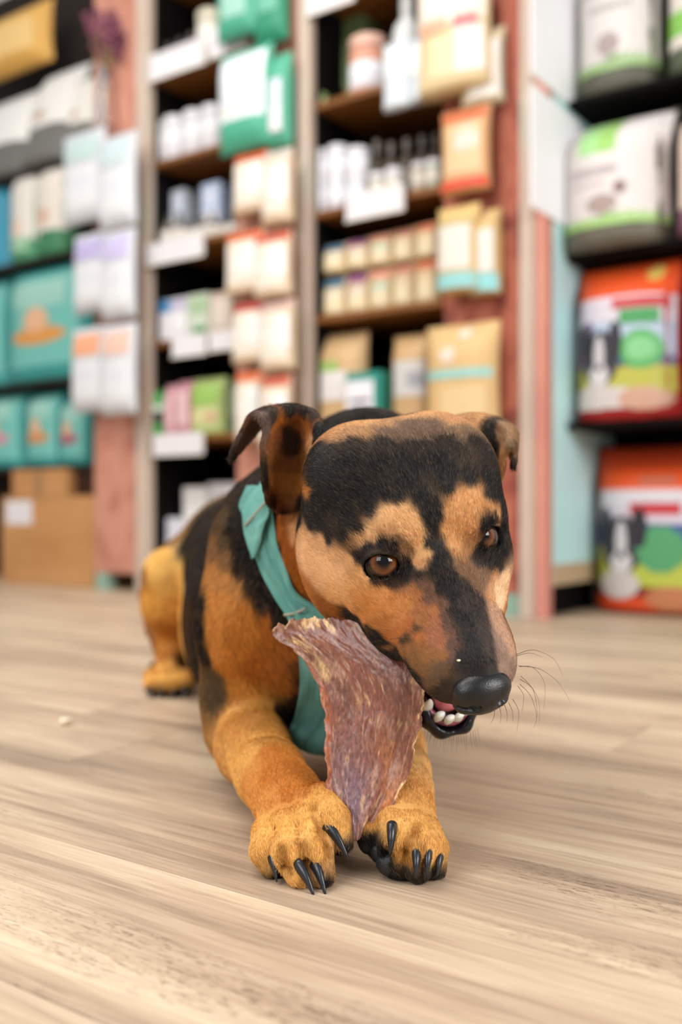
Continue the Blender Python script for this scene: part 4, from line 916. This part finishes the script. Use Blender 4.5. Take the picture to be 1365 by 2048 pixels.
hc = VC[Q[idx, 0]]; hc = coat(hroot) if m < 2000000 else hc
hc = hc*rng.lognormal(0.0, .27, m)[:, None]*np.where(hc.mean(1) < .06, .62, 1.16)[:, None]
# a few paler guard hairs in the dark coat
dark = hc.mean(1) < .05; sel = dark & (rng.random(m) < .09); hc[sel] = np.array(srgb('7a644c'))*rng.uniform(.4, 1.0, sel.sum())[:, None]
K = 4; tt = np.linspace(0, 1, K); pts = np.empty((m, K, 3), np.float32)
for k, t in enumerate(tt): pts[:, k] = hroot-nn*.0004+ln*(tg*t+nn*lift*(t-.55*t*t))
pts[:, :, 2] = np.maximum(pts[:, :, 2], .0006)
hcv = bpy.data.hair_curves.new('fur'); hcv.add_curves([K]*m); hcv.position_data.foreach_set('vector', pts.ravel())
rad = (np.where(hd, .000072, np.where(hroot[:, 1] < .97, .00012, .00022))[:, None]*np.array([1, .95, .7, .15])[None]).astype(np.float32)
ra = hcv.attributes.get('radius') or hcv.attributes.new('radius', 'FLOAT', 'POINT'); ra.data.foreach_set('value', rad.ravel())
ca = hcv.attributes.new('Col', 'FLOAT_COLOR', 'CURVE'); ca.data.foreach_set('color', np.concatenate([np.clip(hc, 0, 1), np.ones((m, 1))], 1).astype(np.float32).ravel())
mh = mat('fur', '40301f', .45, .16); N_, L_, b_ = nodes(mh); a_ = N_.new('ShaderNodeAttribute'); a_.attribute_name = 'Col'; L_.new(a_.outputs['Color'], b_.inputs['Base Color'])
hcv.materials.append(mh); fur = bpy.data.objects.new('fur', hcv); COL.objects.link(fur); fur.parent = dog; fur['kind'] = 'stuff'
# ------------------------------------------------------------------ nose, eyes, mouth, claws
def use_grid(lo, hi, st):
    global GX, GY, GZ, FD
    GX, GY, GZ = (np.arange(a, b, st).astype(np.float32) for a, b in zip(lo, hi)); FD = np.full((len(GX), len(GY), len(GZ)), CAP, np.float32)
def part_mesh(name, m, parent, it=1):
    v, q = surface_nets(); v = neighbours_smooth(v, q, it, .5); me = numpy_mesh(name, v, q); me.materials.append(m)
    o = bpy.data.objects.new(name, me); COL.objects.link(o); o.parent = parent; return o
def bump_mat(name, color, rough, scale, strength, dist=.0004, spec=.5, kind='voronoi', **kw):
    m = mat(name, color, rough, spec, **kw); N, L, b = nodes(m); tc = N.new('ShaderNodeTexCoord')
    t = N.new('ShaderNodeTexVoronoi' if kind == 'voronoi' else 'ShaderNodeTexNoise'); t.inputs['Scale'].default_value = scale
    L.new(tc.outputs['Object'], t.inputs['Vector']); bp = N.new('ShaderNodeBump'); bp.inputs['Strength'].default_value = strength; bp.inputs['Distance'].default_value = dist
    L.new(t.outputs[0], bp.inputs['Height']); L.new(bp.outputs[0], b.inputs['Normal']); return m
M_NOSE = bump_mat('nose_leather', '080708', .38, 900, .40, .0003)
NC = Hd(-.005, .108, -.0175); HO = HO+HR@np.array([-.005, -.0035, 0])
use_grid(NC-.032, NC+.032, .0008)
hell((0, .1075, -.0165), (.0205, .0125, .0125), k=.004)
hell((0, .1115, -.0215), (.0160, .0100, .0125), k=.005)
hell((.0115, .1100, -.0235), (.0085, .0085, .0080), k=.004, both=True)
hell((.0098, .1205, -.0180), (.0046, .0065, .0036), k=.0015, op='sub', both=True, tilt=('Y', 20))       # nostrils
hell((.0160, .1170, -.0205), (.0060, .0065, .0014), k=.001, op='sub', both=True, tilt=('Y', 25))
hcone((0, .1235, -.016), (0, .119, -.040), .0008, .0010, k=.001, op='sub')
nose = part_mesh('nose', M_NOSE, dog)
HO = HO-HR@np.array([-.005, -.0035, 0])

def eye_mat():
    m = mat('dog_eye', '100a06', .25, .5); N, L, b = nodes(m)
    tc = N.new('ShaderNodeTexCoord'); sp = N.new('ShaderNodeSeparateXYZ'); L.new(tc.outputs['Object'], sp.inputs[0])
    cx = N.new('ShaderNodeCombineXYZ'); L.new(sp.outputs[0], cx.inputs[0]); L.new(sp.outputs[1], cx.inputs[1])
    ln = N.new('ShaderNodeVectorMath'); ln.operation = 'LENGTH'; L.new(cx.outputs[0], ln.inputs[0])
    n = N.new('ShaderNodeTexNoise'); n.inputs['Scale'].default_value = 900; n.inputs['Detail'].default_value = 3; L.new(tc.outputs['Object'], n.inputs['Vector'])
    ma = N.new('ShaderNodeMath'); ma.operation = 'MULTIPLY_ADD'; ma.inputs[1].default_value = .0012; L.new(n.outputs[0], ma.inputs[0]); L.new(ln.outputs['Value'], ma.inputs[2])
    mr = N.new('ShaderNodeMapRange'); mr.inputs[1].default_value = 0; mr.inputs[2].default_value = .0125; L.new(ma.outputs[0], mr.inputs[0])
    r = N.new('ShaderNodeValToRGB'); L.new(mr.outputs[0], r.inputs[0]); e = r.color_ramp.elements
    st = [(0, '040303'), (.30, '050403'), (.37, '1d0e06'), (.52, '562f14'), (.68, '6e4120'), (.80, '2c170b'), (.86, '0c0806'), (.93, '1a110d'), (1, '3a2d27')]
    while len(e) < len(st): e.new(.5)
    for el, (p, c) in zip(e, st): el.position = p; el.color = (*srgb(c), 1)
    L.new(r.outputs[0], b.inputs['Base Color']); b.inputs['Coat Weight'].default_value = 1; b.inputs['Coat Roughness'].default_value = .02
    b.inputs['Coat IOR'].default_value = 1.40; b.inputs['Specular IOR Level'].default_value = 0; return m
M_EYE = eye_mat()
for e, out in zip(EYE, EOUT):
    bm = bmesh.new(); bmesh.ops.create_uvsphere(bm, u_segments=40, v_segments=28, radius=ER)
    for v in bm.verts:       # corneal bulge towards +Z
        a = math.hypot(v.co.x, v.co.y)
        if v.co.z > 0 and a < .0085: v.co.z += .0012*(1-(a/.0085)**2)
    o = bmobj('eye', bm, M_EYE, dog, True); c = Hd(*e); g = np.array([.035, 0, .36])-c
    g = g/np.linalg.norm(g)+.22*out; o.location = c; o.rotation_euler = Vector(g).to_track_quat('Z', 'Y').to_euler()

def arc(a, b, lift, n=7):
    a, b, lift = (np.asarray(v, float) for v in (a, b, lift)); return [a+(b-a)*t+lift*4*t*(1-t) for t in np.linspace(0, 1, n)]
M_CLAW = bump_mat('black_claw', '1d1f24', .28, 300, .15)
def claw(a, b, r, lift=(0, 0, .0022)):
    a = a+np.array([0, .0045, 0]); a = a+(a-b)*.10; r = r*.93
    bm = bmesh.new(); n = 9; tube(bm, arc(a, b, lift, n), [r*(1-.86*t**1.6) for t in np.linspace(0, 1, n)], 12, (.82, 1.1)); bmobj('claw', bm, M_CLAW, dog, True)
claw(P(541,1718,.674), P(554,1764,.667), .0043)
claw(P(597,1738,.659), P(629,1794,.650), .0047)
claw(P(631,1738,.659), P(652,1793,.651), .0047)
claw(P(657,1660,.676), P(697,1719,.668), .0047)
claw(P(785,1660,.672), P(781,1710,.667), .0050, (0, -.003, .001))
claw(P(834,1710,.664), P(832,1757,.659), .0044, (0, -.003, .001))
claw(P(858,1704,.668), P(853,1754,.662), .0044, (0, -.003, .001))
claw(P(882,1708,.676), P(874,1754,.668), .0042, (0, -.003, .001))
for t in range(4): x = -.258+t*.0155; claw(np.array([x+.001, 1.343, .011]), np.array([x+.002, 1.329, .003]), .0055)
# pads of the far paw, curled so that they show
M_PAD = bump_mat('paw_pad', '17171a', .55, 700, .5, .0005)
for c, r in (((738, 1680, .698), (.0080, .008, .0100)), ((757, 1703, .692), (.0060, .007, .0080)), ((790, 1748, .680), (.0130, .009, .0095)), ((840, 1762, .680), (.0115, .008, .006))):
    bm = bmesh.new(); bmesh.ops.create_uvsphere(bm, u_segments=20, v_segments=14, radius=1)
    for v in bm.verts: v.co = Vector((v.co.x*r[0], v.co.y*r[1], v.co.z*r[2]))
    o = bmobj('paw_pad', bm, M_PAD, dog, True); q = P(*c); o.location = (q[0], q[1], max(q[2], r[2]+.0005))

# tongue and lower teeth
M_TONGUE = bump_mat('tongue', 'c46f78', .33, 1400, .6, .0003, Subsurface_Weight=.25, Subsurface_Radius=(.006, .002, .0015), Subsurface_Scale=.4)
M_GUM = bump_mat('gum', '7d3f4c', .3, 300, .3, .0004)
M_TOOTH = mat('tooth', 'f4ecdc', .22, .5, Subsurface_Weight=.2, Subsurface_Scale=.2)
TL = .003
c0 = Hd(*J(0, .05, -.045)); use_grid(c0-.06, c0+.06, .0012)
jc((-.001, -.01, -.048), (-.001, .062, -.042), .0145, .0130, .004, flat=(HR@np.array([0, .5, .85]), .6))
jc((-.001, .062, -.042), (-.002, .079, -.0455), .0130, .0085, .004, flat=(HR@np.array([0, .5, .85]), .55))
jc((-.001, .0, -.0305), (-.001, .076, -.0385), .0012, .0010, .003, op='sub')
tongue = part_mesh('tongue', M_TONGUE, dog)
bm = bmesh.new()
gl = [Hd(*J(math.sin(a)*.0190, .068+math.cos(a)*.0245, -.0475)) for a in np.linspace(-1.7, 1.7, 19)]
tube(bm, gl, [.0036]*19, 8, up=HR[:, 2]); bmobj('gum', bm, M_GUM, dog, True)
for a, h, r in ((-1.12, .0165, .0044), (-.60, .0108, .0042), (-.20, .0100, .0040), (.19, .0100, .0040), (.58, .0108, .0042), (1.05, .0165, .0044)):
    b0 = J(math.sin(a)*.0190, .0685+math.cos(a)*.0245, -.0475); lean = np.array([math.sin(a)*.10, .02, 1]); lean /= np.linalg.norm(lean)
    p0 = Hd(*b0); p1 = Hd(*(b0+lean*h)); bm = bmesh.new(); n = 6
    tube(bm, [p0+(p1-p0)*t for t in np.linspace(0, 1, n)], [r*(1-(.22 if h < .012 else .78)*t**2.2) for t in np.linspace(0, 1, n)], 10, (1.12, .62), up=HR[:, 1]); bmobj('tooth', bm, M_TOOTH, dog, True)
# ------------------------------------------------------------------ the dried chew held between the paws
def snoise(u, v, fu, fv, seed, oct=4):
    r = np.random.default_rng(seed); o = 0; a = 1; tot = 0
    for k in range(oct):
        g = r.normal(size=(64, 64)); x = (u*fu*2**k) % 63; y = (v*fv*2**k) % 63; i = x.astype(int); j = y.astype(int); fx = x-i; fy = y-j
        fx = fx*fx*(3-2*fx); fy = fy*fy*(3-2*fy)
        o = o+a*((g[i, j]*(1-fx)+g[i+1, j]*fx)*(1-fy)+(g[i, j+1]*(1-fx)+g[i+1, j+1]*fx)*fy); tot += a; a *= .55
    return o/tot
chrows = [
 [(553,1262,.750), (590,1251,.744), (640,1238,.738), (700,1234,.730), (770,1250,.722)],
 [(553,1274,.748), (602,1271,.738), (660,1272,.728), (735,1282,.716), (815,1298,.708)],
 [(590,1297,.742), (640,1303,.730), (700,1312,.718), (775,1328,.706), (852,1342,.700)],
 [(628,1345,.735), (680,1350,.722), (730,1360,.711), (795,1370,.701), (853,1378,.699)],
 [(648,1405,.728), (695,1410,.716), (748,1415,.707), (802,1422,.700), (846,1424,.702)],
 [(655,1460,.722), (698,1465,.711), (745,1468,.704), (795,1470,.700), (838,1470,.703)],
 [(653,1520,.715), (697,1522,.706), (740,1525,.702), (785,1525,.700), (820,1525,.704)],
 [(655,1580,.708), (695,1580,.701), (730,1582,.699), (768,1582,.698), (797,1586,.702)],
 [(676,1632,.700), (700,1632,.696), (723,1632,.695), (748,1630,.695), (770,1628,.698)],
 [(697,1678,.692), (706,1682,.690), (714,1682,.690), (726,1676,.692), (740,1660,.694)]]
NU, NV = 110, 190
G = sheet([[P(*q) for q in row] for row in chrows], NU, NV)         # NV x NU x 3
vv, uu = np.meshgrid(np.linspace(0, 1, NV), np.linspace(0, 1, NU), indexing='ij')
du = np.gradient(G, axis=1); dv = np.gradient(G, axis=0); NN = np.cross(dv, du); NN /= np.linalg.norm(NN, axis=2)[:, :, None]
if NN[:, :, 1].mean() > 0: NN = -NN                                  # towards the lens
edge = np.minimum(np.minimum(uu, 1-uu)*1.0, np.minimum(vv*1.6, 1-vv))
tl = du/np.linalg.norm(du, axis=2)[:, :, None]
jag = snoise(vv, uu*0, 26, 1, 5, 4); jag2 = snoise(vv, uu*0, 22, 1, 6, 4); jt = snoise(uu, vv*0, 12, 1, 8, 4)
wl = np.clip(1-uu/.12, 0, 1); wr = np.clip(1-(1-uu)/.12, 0, 1); wt = np.clip(1-vv/.07, 0, 1)
G = G+tl*((jag*wl+jag2*wr)*.0022)[:, :, None]; G[:, :, 2] += (jt*wt*.0042)
relief = snoise(uu, vv, 9, 6, 1, 5)*.0006+snoise(uu*1.0, vv, 34, 30, 2, 3)*.00028
rim = .0022*np.exp(-((uu-.03)/.035)**2)+.0016*np.exp(-((uu-.97)/.03)**2)+.0030*np.exp(-(vv/.05)**2)*(1+.6*snoise(uu, vv, 18, 10, 4, 3))
fold = -.0030*np.exp(-((uu-.80+.25*(vv-.5))/.05)**2)*np.clip((vv-.3)*3, 0, 1)
th = .0018*np.sqrt(np.clip(edge*14, 0, 1))+.0003
FRN = G+NN*(relief+rim+fold+th)[:, :, None]; BCK = G-NN*(th+.0006*snoise(uu, vv, 12, 8, 9, 3)+rim*.4)[:, :, None]
cv = np.concatenate([FRN.reshape(-1, 3), BCK.reshape(-1, 3)]); nq = NU*NV
ii = np.arange(nq).reshape(NV, NU); fq = np.stack([ii[:-1, :-1], ii[1:, :-1], ii[1:, 1:], ii[:-1, 1:]], 2).reshape(-1, 4)
bq = fq[:, ::-1]+nq
def strip(a): return np.stack([a[:-1], a[1:], a[1:]+nq, a[:-1]+nq], 1)
cq = np.concatenate([fq[:, ::-1], bq[:, ::-1], strip(ii[:, 0]), strip(ii[:, -1])[:, ::-1], strip(ii[0])[:, ::-1], strip(ii[-1])])
def C(h): return np.array(srgb(h))
def lerp(a, b, t): return a+(b-a)*np.clip(t, 0, 1)[:, :, None]
col = np.broadcast_to(C('85503e'), G.shape).copy()
col = lerp(col, C('6a4030'), snoise(uu, vv, 5, 4, 21, 3)*.9+.35)
col = lerp(col, C('735a66'), np.exp(-((uu-.35)/.25)**2-((vv-.82)/.16)**2)*1.0)
col = lerp(col, C('6b4236'), np.exp(-((uu-.78)/.16)**2-((vv-.30)/.16)**2)*1.0)
col = lerp(col, C('b87442'), np.exp(-((uu-.74-.12*np.sin(vv*9))/.09)**2)*np.clip((vv-.45)*3, 0, 1)*.75)
col = lerp(col, C('a05424'), np.exp(-((uu-.06)/.035)**2)*np.clip((vv-.2)*6, 0, 1))
col = lerp(col, C('7c3c20'), np.exp(-((uu-.5)/.3)**2-((vv-.08)/.06)**2)*.9)
fib = snoise(uu+.1*vv, vv, 60, 14, 31, 3); col = lerp(col, C('cfae90'), (fib-.40)*.75*(.6+1.3*np.exp(-((uu-.25)/.3)**2-((vv-.36)/.22)**2)))
crm = snoise(uu, vv, 16, 12, 33, 4); wc = 2.2*np.exp(-((uu-.975)/.05)**2)*(vv > .1)+1.2*np.exp(-((vv-.04)/.05)**2)+.9*np.exp(-((uu-.10)/.12)**2-((vv-.12)/.10)**2)+.35
col = lerp(col, C('dcbc88'), (crm-.66+.45*np.clip(wc, 0, 1.6))*1.7*np.clip(wc, .5, 1.2))
col = lerp(col, C('a8806e'), (snoise(uu, vv, 12, 10, 41, 4)-.1)*.9)
col = lerp(col, C('e0b070'), (snoise(uu, vv, 22, 20, 35, 2)-1.7)*5)
cc = np.concatenate([col.reshape(-1, 3), col.reshape(-1, 3)*.9])
def chew_mat():
    m = mat('dried_hide', '8a5040', .38, .5, Subsurface_Weight=.15, Subsurface_Radius=(.006, .002, .001), Subsurface_Scale=.5); N, L, b = nodes(m)
    a = N.new('ShaderNodeAttribute'); a.attribute_name = 'Col'; tc = N.new('ShaderNodeTexCoord')
    mp = N.new('ShaderNodeMapping'); mp.inputs['Scale'].default_value = (520, 520, 190); mp.inputs['Rotation'].default_value = (0, .25, 0); L.new(tc.outputs['Object'], mp.inputs[0])
    n = N.new('ShaderNodeTexNoise'); n.inputs['Scale'].default_value = 1; n.inputs['Detail'].default_value = 5; n.inputs['Roughness'].default_value = .65; L.new(mp.outputs[0], n.inputs['Vector'])
    r = N.new('ShaderNodeValToRGB'); e = r.color_ramp.elements; e[0].position = .3; e[0].color = (.35, .30, .30, 1); e[1].position = .66; e[1].color = (1.7, 1.6, 1.55, 1); L.new(n.outputs[0], r.inputs[0])
    x = N.new('ShaderNodeMix'); x.data_type = 'RGBA'; x.blend_type = 'MULTIPLY'; x.inputs[0].default_value = .75; L.new(a.outputs['Color'], x.inputs[6]); L.new(r.outputs[0], x.inputs[7]); L.new(x.outputs[2], b.inputs['Base Color'])
    bp = N.new('ShaderNodeBump'); bp.inputs['Strength'].default_value = .6; bp.inputs['Distance'].default_value = .0010; L.new(n.outputs[0], bp.inputs['Height']); L.new(bp.outputs[0], b.inputs['Normal'])
    b.inputs['Coat Weight'].default_value = .45; b.inputs['Coat Roughness'].default_value = .25; return m
cme = numpy_mesh('dried_chew', cv, cq); cme.materials.append(chew_mat())
at = cme.attributes.new('Col', 'FLOAT_COLOR', 'POINT'); at.data.foreach_set('color', np.concatenate([cc, np.ones((len(cc), 1))], 1).astype(np.float32).ravel())
chew = bpy.data.objects.new('dried_chew', cme); COL.objects.link(chew)
tag(chew, 'reddish brown sheet of dried hide with ragged edges, held between the front paws', 'dog chew')

# ------------------------------------------------------------------ bandana
M_CLOTH = noise_mat('teal_cotton', [(.3, '548a80'), (.7, '74aca0')], (30, 30, 30), 4, .85, .15, bump=.5, bscale=900)
M_SEAM = mat('seam_thread', 'a09a8c', .8, .1)
brows = [
 [(500,975,.892), (522,962,.880), (550,950,.865), (580,945,.850)],
 [(481,1014,.886), (503,1003,.870), (524,994,.856), (541,985,.846)],
 [(487,1040,.877), (510,1040,.862), (528,1041,.852), (548,1042,.842)],
 [(498,1087,.864), (520,1085,.850), (536,1089,.843), (554,1090,.833)],
 [(520,1142,.850), (545,1140,.838), (557,1143,.833), (574,1145,.825)],
 [(552,1198,.836), (580,1196,.826), (592,1198,.822), (602,1195,.819)],
 [(584,1245,.824), (612,1240,.816), (645,1240,.811), (700,1245,.808)],
 [(600,1300,.822), (642,1305,.815), (690,1310,.812), (745,1310,.815)],
 [(602,1370,.832), (640,1372,.826), (690,1375,.826), (750,1370,.832)],
 [(590,1430,.852), (640,1430,.846), (690,1432,.846), (745,1425,.852)],
 [(572,1472,.872), (615,1482,.866), (668,1490,.862), (720,1472,.868)],
 [(560,1486,.885), (612,1505,.876), (665,1512,.872), (700,1480,.880)]]
def cloth(name, rows, nu, nv, parent, th=.0012, wr=.0012, seed=3):
    g = sheet([[P(*q) for q in row] for row in rows], nu, nv); b, a = np.meshgrid(np.linspace(0, 1, nv), np.linspace(0, 1, nu), indexing='ij')
    n_ = np.cross(np.gradient(g, axis=0), np.gradient(g, axis=1)); n_ /= np.linalg.norm(n_, axis=2)[:, :, None]
    if n_[:, :, 1].mean() > 0: n_ = -n_
    g = g+n_*(snoise(a+.4*b, b*.8, 4, 5, seed, 3)*wr*1.6)[:, :, None]; f_ = g+n_*th/2; k_ = g-n_*th/2; q_ = nu*nv; i_ = np.arange(q_).reshape(nv, nu)
    f4 = np.stack([i_[:-1, :-1], i_[1:, :-1], i_[1:, 1:], i_[:-1, 1:]], 2).reshape(-1, 4)
    st = lambda a: np.stack([a[:-1], a[1:], a[1:]+q_, a[:-1]+q_], 1)
    qs = np.concatenate([f4, f4[:, ::-1]+q_, st(i_[:, 0])[:, ::-1], st(i_[:, -1]), st(i_[0]), st(i_[-1])[:, ::-1]])
    me = numpy_mesh(name, np.concatenate([f_.reshape(-1, 3), k_.reshape(-1, 3)]), qs); me.materials.append(M_CLOTH)
    o = bpy.data.objects.new(name, me); COL.objects.link(o); o.parent = parent; return o
ban = cloth('bandana', brows, 50, 130, dog, wr=.0022)
flap = cloth('folded_corner', [
 [(481,1013,.876), (500,1004,.866), (518,997,.856), (535,990,.844)],
 [(484,1032,.868), (502,1028,.858), (520,1026,.849), (538,1026,.840)],
 [(489,1060,.860), (503,1056,.852), (516,1053,.846), (528,1052,.841)],
 [(497,1090,.853), (505,1088,.848), (512,1085,.845), (520,1083,.842)],
 [(504,1118,.848), (506,1117,.847), (508,1116,.846), (510,1114,.845)]], 24, 40, ban, wr=.0006)
for a, b, l in (((490,1052,.856), (533,1002,.842), (0, -.001, 0)), ((569,1230,.825), (612,1217,.8105), (0, -.001, -.001))):
    bm = bmesh.new(); tube(bm, arc(P(*a), P(*b), l), [.0011]*7, 8); bmobj('seam', bm, M_SEAM, ban, True)

# ------------------------------------------------------------------ whiskers and chin hairs
def bez(ps, n=10):
    return catmull([P(*p) for p in ps], n)
wl_ = []
D0 = .668
for q in [[(1034,1309),(1068,1300),(1108,1318),(1126,1352)], [(1034,1312),(1060,1306),(1085,1314)], [(1040,1333),(1068,1336),(1090,1368),(1088,1420)], [(1038,1332),(1080,1338),(1118,1366),(1142,1405)],
          [(1042,1352),(1062,1372),(1078,1402),(1079,1450)], [(1040,1358),(1066,1378),(1075,1420),(1072,1448)], [(1040,1368),(1062,1392),(1074,1432),(1068,1456)], [(1036,1372),(1048,1392),(1044,1426)],
          [(1026,1398),(1038,1424),(1034,1466)], [(1018,1405),(1026,1425),(1026,1444)], [(1010,1410),(1015,1428),(1014,1446)], [(1000,1415),(1003,1430),(1001,1447)], [(990,1420),(988,1436),(980,1448)]]:
    wl_.append((bez([(x, y, D0-.010*i) for i, (x, y) in enumerate(q)], 10), .00017))
for q in [[(806,1352),(820,1342),(838,1338)], [(812,1362),(822,1348),(834,1340)], [(782,1333),(800,1322),(816,1318)], [(780,1278),(800,1276),(822,1280)]]:
    wl_.append((bez([(x, y, .655) for x, y in q], 10), .00013))
for k in range(22):
    x = 846+k*5.2+rnd.uniform(-2, 2); y0 = 1478-abs(x-905)**2*.006
    dx = (x-905)*.12+rnd.uniform(-4, 4); l = rnd.uniform(14, 34); d = .716+abs(x-905)*.0001
    wl_.append((bez([(x, y0-6, d), (x+dx*.5, y0+l*.5, d-.002), (x+dx, y0+l, d-.004)], 10), .00010))
hv = bpy.data.hair_curves.new('whiskers'); hv.add_curves([10]*len(wl_)); hv.position_data.foreach_set('vector', np.concatenate([w for w, r in wl_]).astype(np.float32).ravel())
ra = hv.attributes.get('radius') or hv.attributes.new('radius', 'FLOAT', 'POINT'); ra.data.foreach_set('value', np.concatenate([r*np.linspace(1, .25, 10) for w, r in wl_]).astype(np.float32))
hv.materials.append(mat('whisker', '1a1412', .4, .4)); wo = bpy.data.objects.new('whiskers', hv); COL.objects.link(wo); wo.parent = dog; wo['kind'] = 'stuff'

# ------------------------------------------------------------------ crumbs
M_CRUMB = mat('crumb', 'efe0c4', .7, .2)
def crumb(c, r, label, sq=.6):
    bm = bmesh.new(); bmesh.ops.create_icosphere(bm, subdivisions=2, radius=r)
    for v in bm.verts: v.co *= rnd.uniform(.75, 1.15); v.co.z *= sq
    z0 = min(v.co.z for v in bm.verts); o = bmobj('crumb', bm, M_CRUMB, None, False); o.location = c if c[2] > .005 else (c[0], c[1], -z0-.0002); tag(o, label, 'crumb', 'chew crumbs')
crumb(P(131, 1447, F*CAMZ/(1449-CY))*np.array([1, 1, 0]), .0075, 'pale crumb lying on the planks to the left of the dog')
crumb(P(173, 1484, F*CAMZ/(1484-CY))*np.array([1, 1, 0]), .0012, 'tiny crumb on the floor in front of the large pale crumb')
crumb(P(581, 1572, .724), .0022, 'white crumb stuck to the fur above the paw at picture left')
crumb(P(918, 1321, .6265), .0012, 'speck of yellow chew stuck on the muzzle above the nose')
# ------------------------------------------------------------------ turn the finished scene so that the shelf wall runs along X
TZ = Matrix.Rotation(AL, 3, 'Z')
for o in list(COL.objects):
    if o.parent is None and o.type not in ('CAMERA', 'LIGHT'):
        o.location = TZ@o.location; o.rotation_euler[2] += AL
